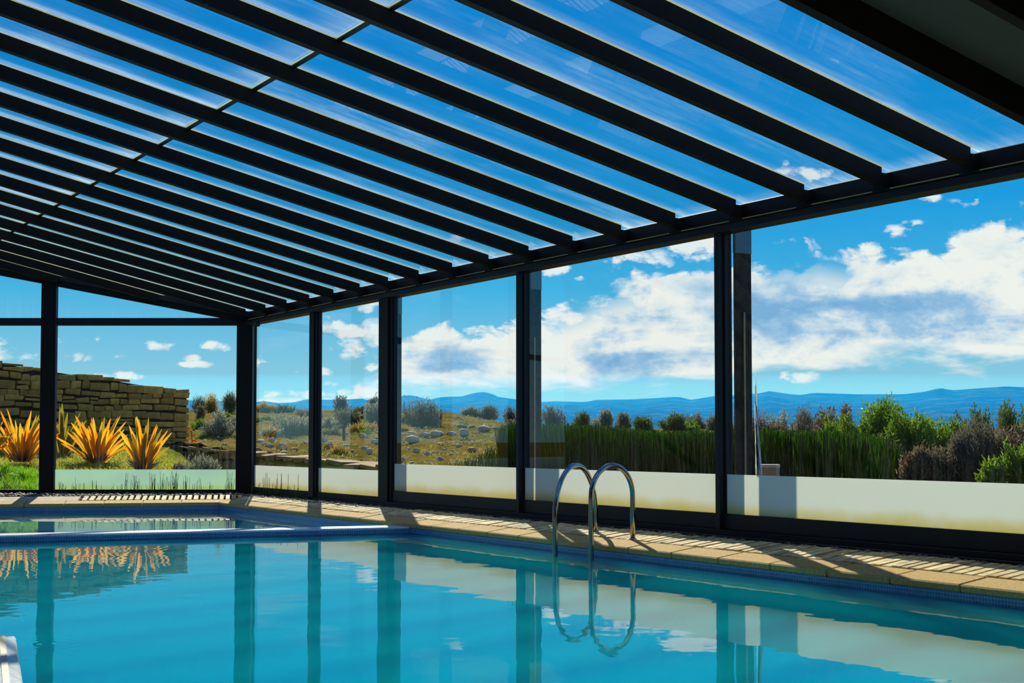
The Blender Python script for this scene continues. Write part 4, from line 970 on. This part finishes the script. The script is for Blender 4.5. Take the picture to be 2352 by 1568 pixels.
tag(link('horsetail_reeds', npmesh('horsetail_reeds', V, Q, M['reed'])), 'dense green horsetail reeds standing outside the sliding doors', 'reeds', kind='stuff')
lst = []
cl = [(x, rnd.uniform(.12, .36)) for x in (-7.5, -7.27, -7.15, -6.95, -6.75, -6.50, -6.41, -6.28, -6.2, -6.0, -5.95, -5.86, -5.82, -5.75, -5.65, -5.58, -5.45, -5.38, -5.25, -5.17, -5.02, -4.72, -4.68)]
for x, h_ in cl:
    for i in range(rnd.randint(2, 9)):
        X = x+rnd.gauss(0, .04); p = c2w(X, BY-rnd.uniform(.015, .05)); lst.append((p.x, p.y, -.05, .04+h_*rnd.uniform(.35, 1.05), rnd.gauss(0, .03), rnd.gauss(0, .02), rnd.uniform(.003, .0055)))
for i in range(26):
    s = rnd.uniform(19.3, 21.5); lst.append((s, WY+.03+rnd.uniform(0, .02), -.05, rnd.choice((.15, .17, .2, .28, .36)), rnd.gauss(0, .01), 0, rnd.uniform(.004, .006)))
V, Q = reedstalks(lst, 0)
tag(link('young_reeds', npmesh('young_reeds', V, Q, M['reed'])), 'thin young reed stalks growing against the frosted foot of the end window', 'reeds', kind='stuff')

# grasses
def grass(name, pts, hh, mat, lab, wd=.008, lean=.5, seg=2):
    b = np.array(pts); n = len(b); d_ = nrs.normal(0, lean, (n, 3)); d_[:, 2] = 1.0; ln = hh*nrs.uniform(.5, 1.3, n)
    V, Q = bladeset(b, unit(d_), ln, np.full(n, wd), .6, seg)
    return tag(link(name, npmesh(name, V, Q, mat)), lab, 'grass', kind='stuff')
def bedpts(n, ulo, uhi, dlo, dhi):
    out = []
    while len(out) < n:
        u = rnd.uniform(ulo, uhi); D = Dw(u)+rnd.uniform(dlo, dhi)
        if u > 380 and D > Dline(u)-.5: continue
        if rnd.random() > .5+.5*math.sin(u*.045+D*2.2)*math.sin(D*1.3-u*.02): continue
        p = at(u, 1010, D); out.append((p.x, p.y, Hbed(u, D)-.02))
    return out
grass('bed_grass', bedpts(14000, -60, 620, .35, 8.5), .13, M['grass'], 'yellow green grass covering the planting bed below the flax', .011)
grass('lush_bed_grass', bedpts(3200, -60, 92, .2, 2.6), .26, M['lush'], 'bright green taller grass behind the left end window', .010, .35)
pts = []
while len(pts) < 12000:
    u = rnd.uniform(440, 1180); v = rnd.uniform(948, 1066)
    if rnd.random() > .42+.58*math.sin(u*.06+v*.11)*math.sin(v*.21-u*.033): continue
    D, p = hit(u, v)
    if D < 59: pts.append((p.x, p.y, p.z-.01))
grass('slope_grass', pts, .085, leafmat('slope_turf', [(.24, .23, .05), (.36, .30, .09), (.20, .23, .04), (.42, .34, .12)], .5), 'thin yellow green turf patches on the dry slope', .022, .8)
def fountain(u, yb, D, n, hgt, lab, mat):
    b = at(u, yb, D); o = tag(empty('grass_tuft', b), lab, 'grass', 'tufts in the planting bed')
    a = nrs.uniform(0, 6.283, n); t = nrs.uniform(.05, 1.0, n); d_ = np.stack([np.cos(a)*t, np.sin(a)*t, np.ones(n)], 1)
    base = np.stack([np.cos(a)*t*.08, np.sin(a)*t*.08, np.zeros(n)], 1)
    V, Q = bladeset(base, unit(d_), hgt*nrs.uniform(.6, 1.15, n), np.full(n, .013), 1.0, 3)
    link('blades', npmesh('blades', V, Q, mat), o, (0, 0, 0))
    V, Q = bladeset(base[:40]*.6, unit(d_[:40]*np.array([1.6, 1.6, .5])), hgt*.5*nrs.uniform(.5, 1.1, 40), np.full(40, .010), 1.0, 3)
    link('dry_skirt', npmesh('dry_skirt', V, Q, M['dry']), o, (0, 0, 0))
fountain(8, 1104, 24.6, 420, .62, 'bright green arching grass tuft at the left edge below the flax', M['lush'])
fountain(55, 1100, 24.2, 150, .34, 'lower green grass tuft between the left edge and the slim post', M['lush'])
S_(462, 1085, 1042, 84, 27.5, M['sage'], 'small silvery grey bush in front of the low retaining wall', n=240, leaf=.06, lw=.22, upw=.9, group='plants in the bed', name='silver_bush')
S_(412, 1086, 1064, 40, 26.5, M['dusk'], 'withered twiggy bush left of the silvery one by the retaining wall', n=70, leaf=.05, twigs=40, group='plants in the bed')

# flax plants : every blade a part
def flax(u, yb, D, n, hpx, wpx, mat, lab, green=0.0, dark=None):
    k = D/F; b = at(u, yb, D); o = tag(empty('flax_plant', b), lab, 'flax plant', 'flax plants by the stone wall')
    hgt = hpx*k; half = wpx*k*.5
    for i in range(n):
        t = (i+.5)/n*2-1+rnd.uniform(-.06, .06); depth = rnd.uniform(-.6, .6)
        dx_, dy_ = t*half*rnd.uniform(.75, 1.05), depth*half
        tall = hgt*(1.0-.30*t*t)*rnd.uniform(.55, 1.08)
        base = Vector((t*half*.22+rnd.gauss(0, .02), depth*half*.25, 0)); tip = Vector((dx_, dy_, tall))
        wv = rnd.uniform(.030, .052)*.78; bend = Vector((t*.05, depth*.05, 0))
        face = Vector((rnd.uniform(-.55, .55), 1, 0)).normalized(); ax = (tip-base).normalized(); sd_ = ax.cross(face).normalized(); nf_ = sd_.cross(ax)
        Vv, Ff = [], []
        for j, (f_, w_) in enumerate(((0, .45), (.3, .75), (.6, 1.0), (.82, .85), (.95, .42), (1.0, .05))):
            c = base.lerp(tip, f_)+bend*math.sin(f_*3.14)*-1.2+Vector((dx_, dy_, 0))*(.12*f_*f_)
            Vv += [c-sd_*wv*w_+nf_*wv*w_*.35, c-nf_*.004, c+sd_*wv*w_+nf_*wv*w_*.35]
            if j:
                q_ = 3*j; Ff += [(q_-3, q_-2, q_+1, q_), (q_-2, q_-1, q_+2, q_+1)]
        Vv = [c2w(v.x, v.y, v.z) for v in Vv]
        mt = M['flaxgreen'] if rnd.random() < green else mat
        link('blade', mesh('blade', Vv, Ff, mt, True), o, (0, 0, 0))
    a = nrs.uniform(0, 6.283, 60); t = nrs.uniform(.3, 1.2, 60); d_ = np.stack([np.cos(a)*t, np.sin(a)*t, np.ones(60)], 1)
    V, Q = bladeset(np.stack([np.cos(a)*.1, np.sin(a)*.1, np.zeros(60)], 1), unit(d_), hgt*.42*nrs.uniform(.5, 1.1, 60), np.full(60, .03), .6, 2)
    link('withered_base', npmesh('withered_base', V, Q, M['brownscrub']), o, (0, 0, 0))
flax(50, 1060, 27.6, 46, 120, 170, M['flaxorange'], 'orange flax plant at the left between the frame edge and the slim post', .25)
flax(-40, 1062, 27.0, 26, 100, 130, M['flaxorange'], 'orange flax plant cut by the left edge of the view', .2)
flax(140, 1052, 30.5, 34, 118, 120, M['flaxgreen'], 'olive green flax plant set back behind the slim post', .9)
flax(222, 1062, 28.0, 46, 108, 160, M['flaxorange'], 'widest orange flax plant with fanned blades in the middle of the bed', .12)
flax(328, 1080, 25.8, 40, 118, 124, M['flaxorange'], 'orange flax plant nearest the glass, right of the widest one', .15)
# orange flowers by the corner of the stone wall
fb = at(441, 1022, 35.5); fl = tag(empty('orange_flower', fb), 'orange flowers at the right hand foot of the stone wall', 'flower')
Vv, Ff = sweep([Vector((0, 0, -.05)), Vector((.01, .0, .2)), Vector((0, .02, .38))], [.012, .01, .006], 5); link('stem', mesh('stem', Vv, Ff, M['twig']), fl, (0, 0, 0))
for i, (dx_, dz_) in enumerate(((-.03, .36), (0, .27), (.04, .12), (.10, .10), (-.02, .18))):
    n = 9; a = nrs.uniform(0, 6.283, n); d_ = np.stack([np.cos(a), np.sin(a), np.full(n, .5)], 1)
    off = c2w(dx_, rnd.uniform(-.05, .05), dz_)
    V, Q = bladeset(np.repeat(np.array([tuple(off)]), n, 0), unit(d_), np.full(n, .06), np.full(n, .05), .3, 2)
    link('petals', npmesh('petals', V, Q, M['flower']), fl, (0, 0, 0))

# ------------------------------------------------------------------ outside columns and the block
def column(s, y0, lab, nearplate=True):
    o = tag(empty('outer_column', (s, WY-.35, -.1)), lab, 'column', 'outer columns behind the doors')
    if nearplate: box('near_flange', s-.02, s+.03, WY-.19, WY-.155, -.1, 2.9, M['column'], o, bev=.003)
    box('far_flange', s+.09, s+.125, WY-.537, WY-.336, -.1, 2.66, M['column'], o, bev=.004)
    box('edge_strip', s+.082, s+.09, WY-.45, WY-.43, -.05, 2.1, M['boxwood'], o)
    box('reflection_band', s+.088, s+.127, WY-.54, WY-.333, 2.66, 2.95, M['cap'], o, bev=.003)  # grey-blue piece stands in for the reflection at the column top
column(9.875, 0, 'dark rough outer column behind the mullion left of the sandy block')
column(13.57, 0, 'dark rough outer column with grey cap behind the ladder\'s mullion')
column(17.18, 0, 'dark rough outer column tucked behind the wide black post', False)
bp = at(1763, 1066, 13.7); kb = 13.7/F
blk = tag(empty('sandy_block', (bp.x, bp.y, 0)), 'sandy square block standing outside by the outer column', 'block')
hw = 30*kb; rot = Matrix.Rotation(AZ-.35, 4, 'Z')
def rbox(name, a, z0, z1, mat, bev):
    pts = [rot @ Vector((x*a, y*a, 0)) for x, y in ((-1, -1), (1, -1), (1, 1), (-1, 1))]
    V_, F_ = prism_data([(p.x, p.y) for p in pts], z0, z1); me = mesh(name, V_, F_, mat); bevel(me, bev); return link(name, me, blk, (0, 0, 0))
rbox('body', hw*.80, -.1, bp.z-.035, M['boxwood'], .006)
rbox('sunlit_top', hw*.83, bp.z-.035, bp.z, solid('sunlit_block_top', (.72, .62, .50), .8, (.8, .7, .58), 6), .006)  # paler than the body: sunlight on the top face put into the colour
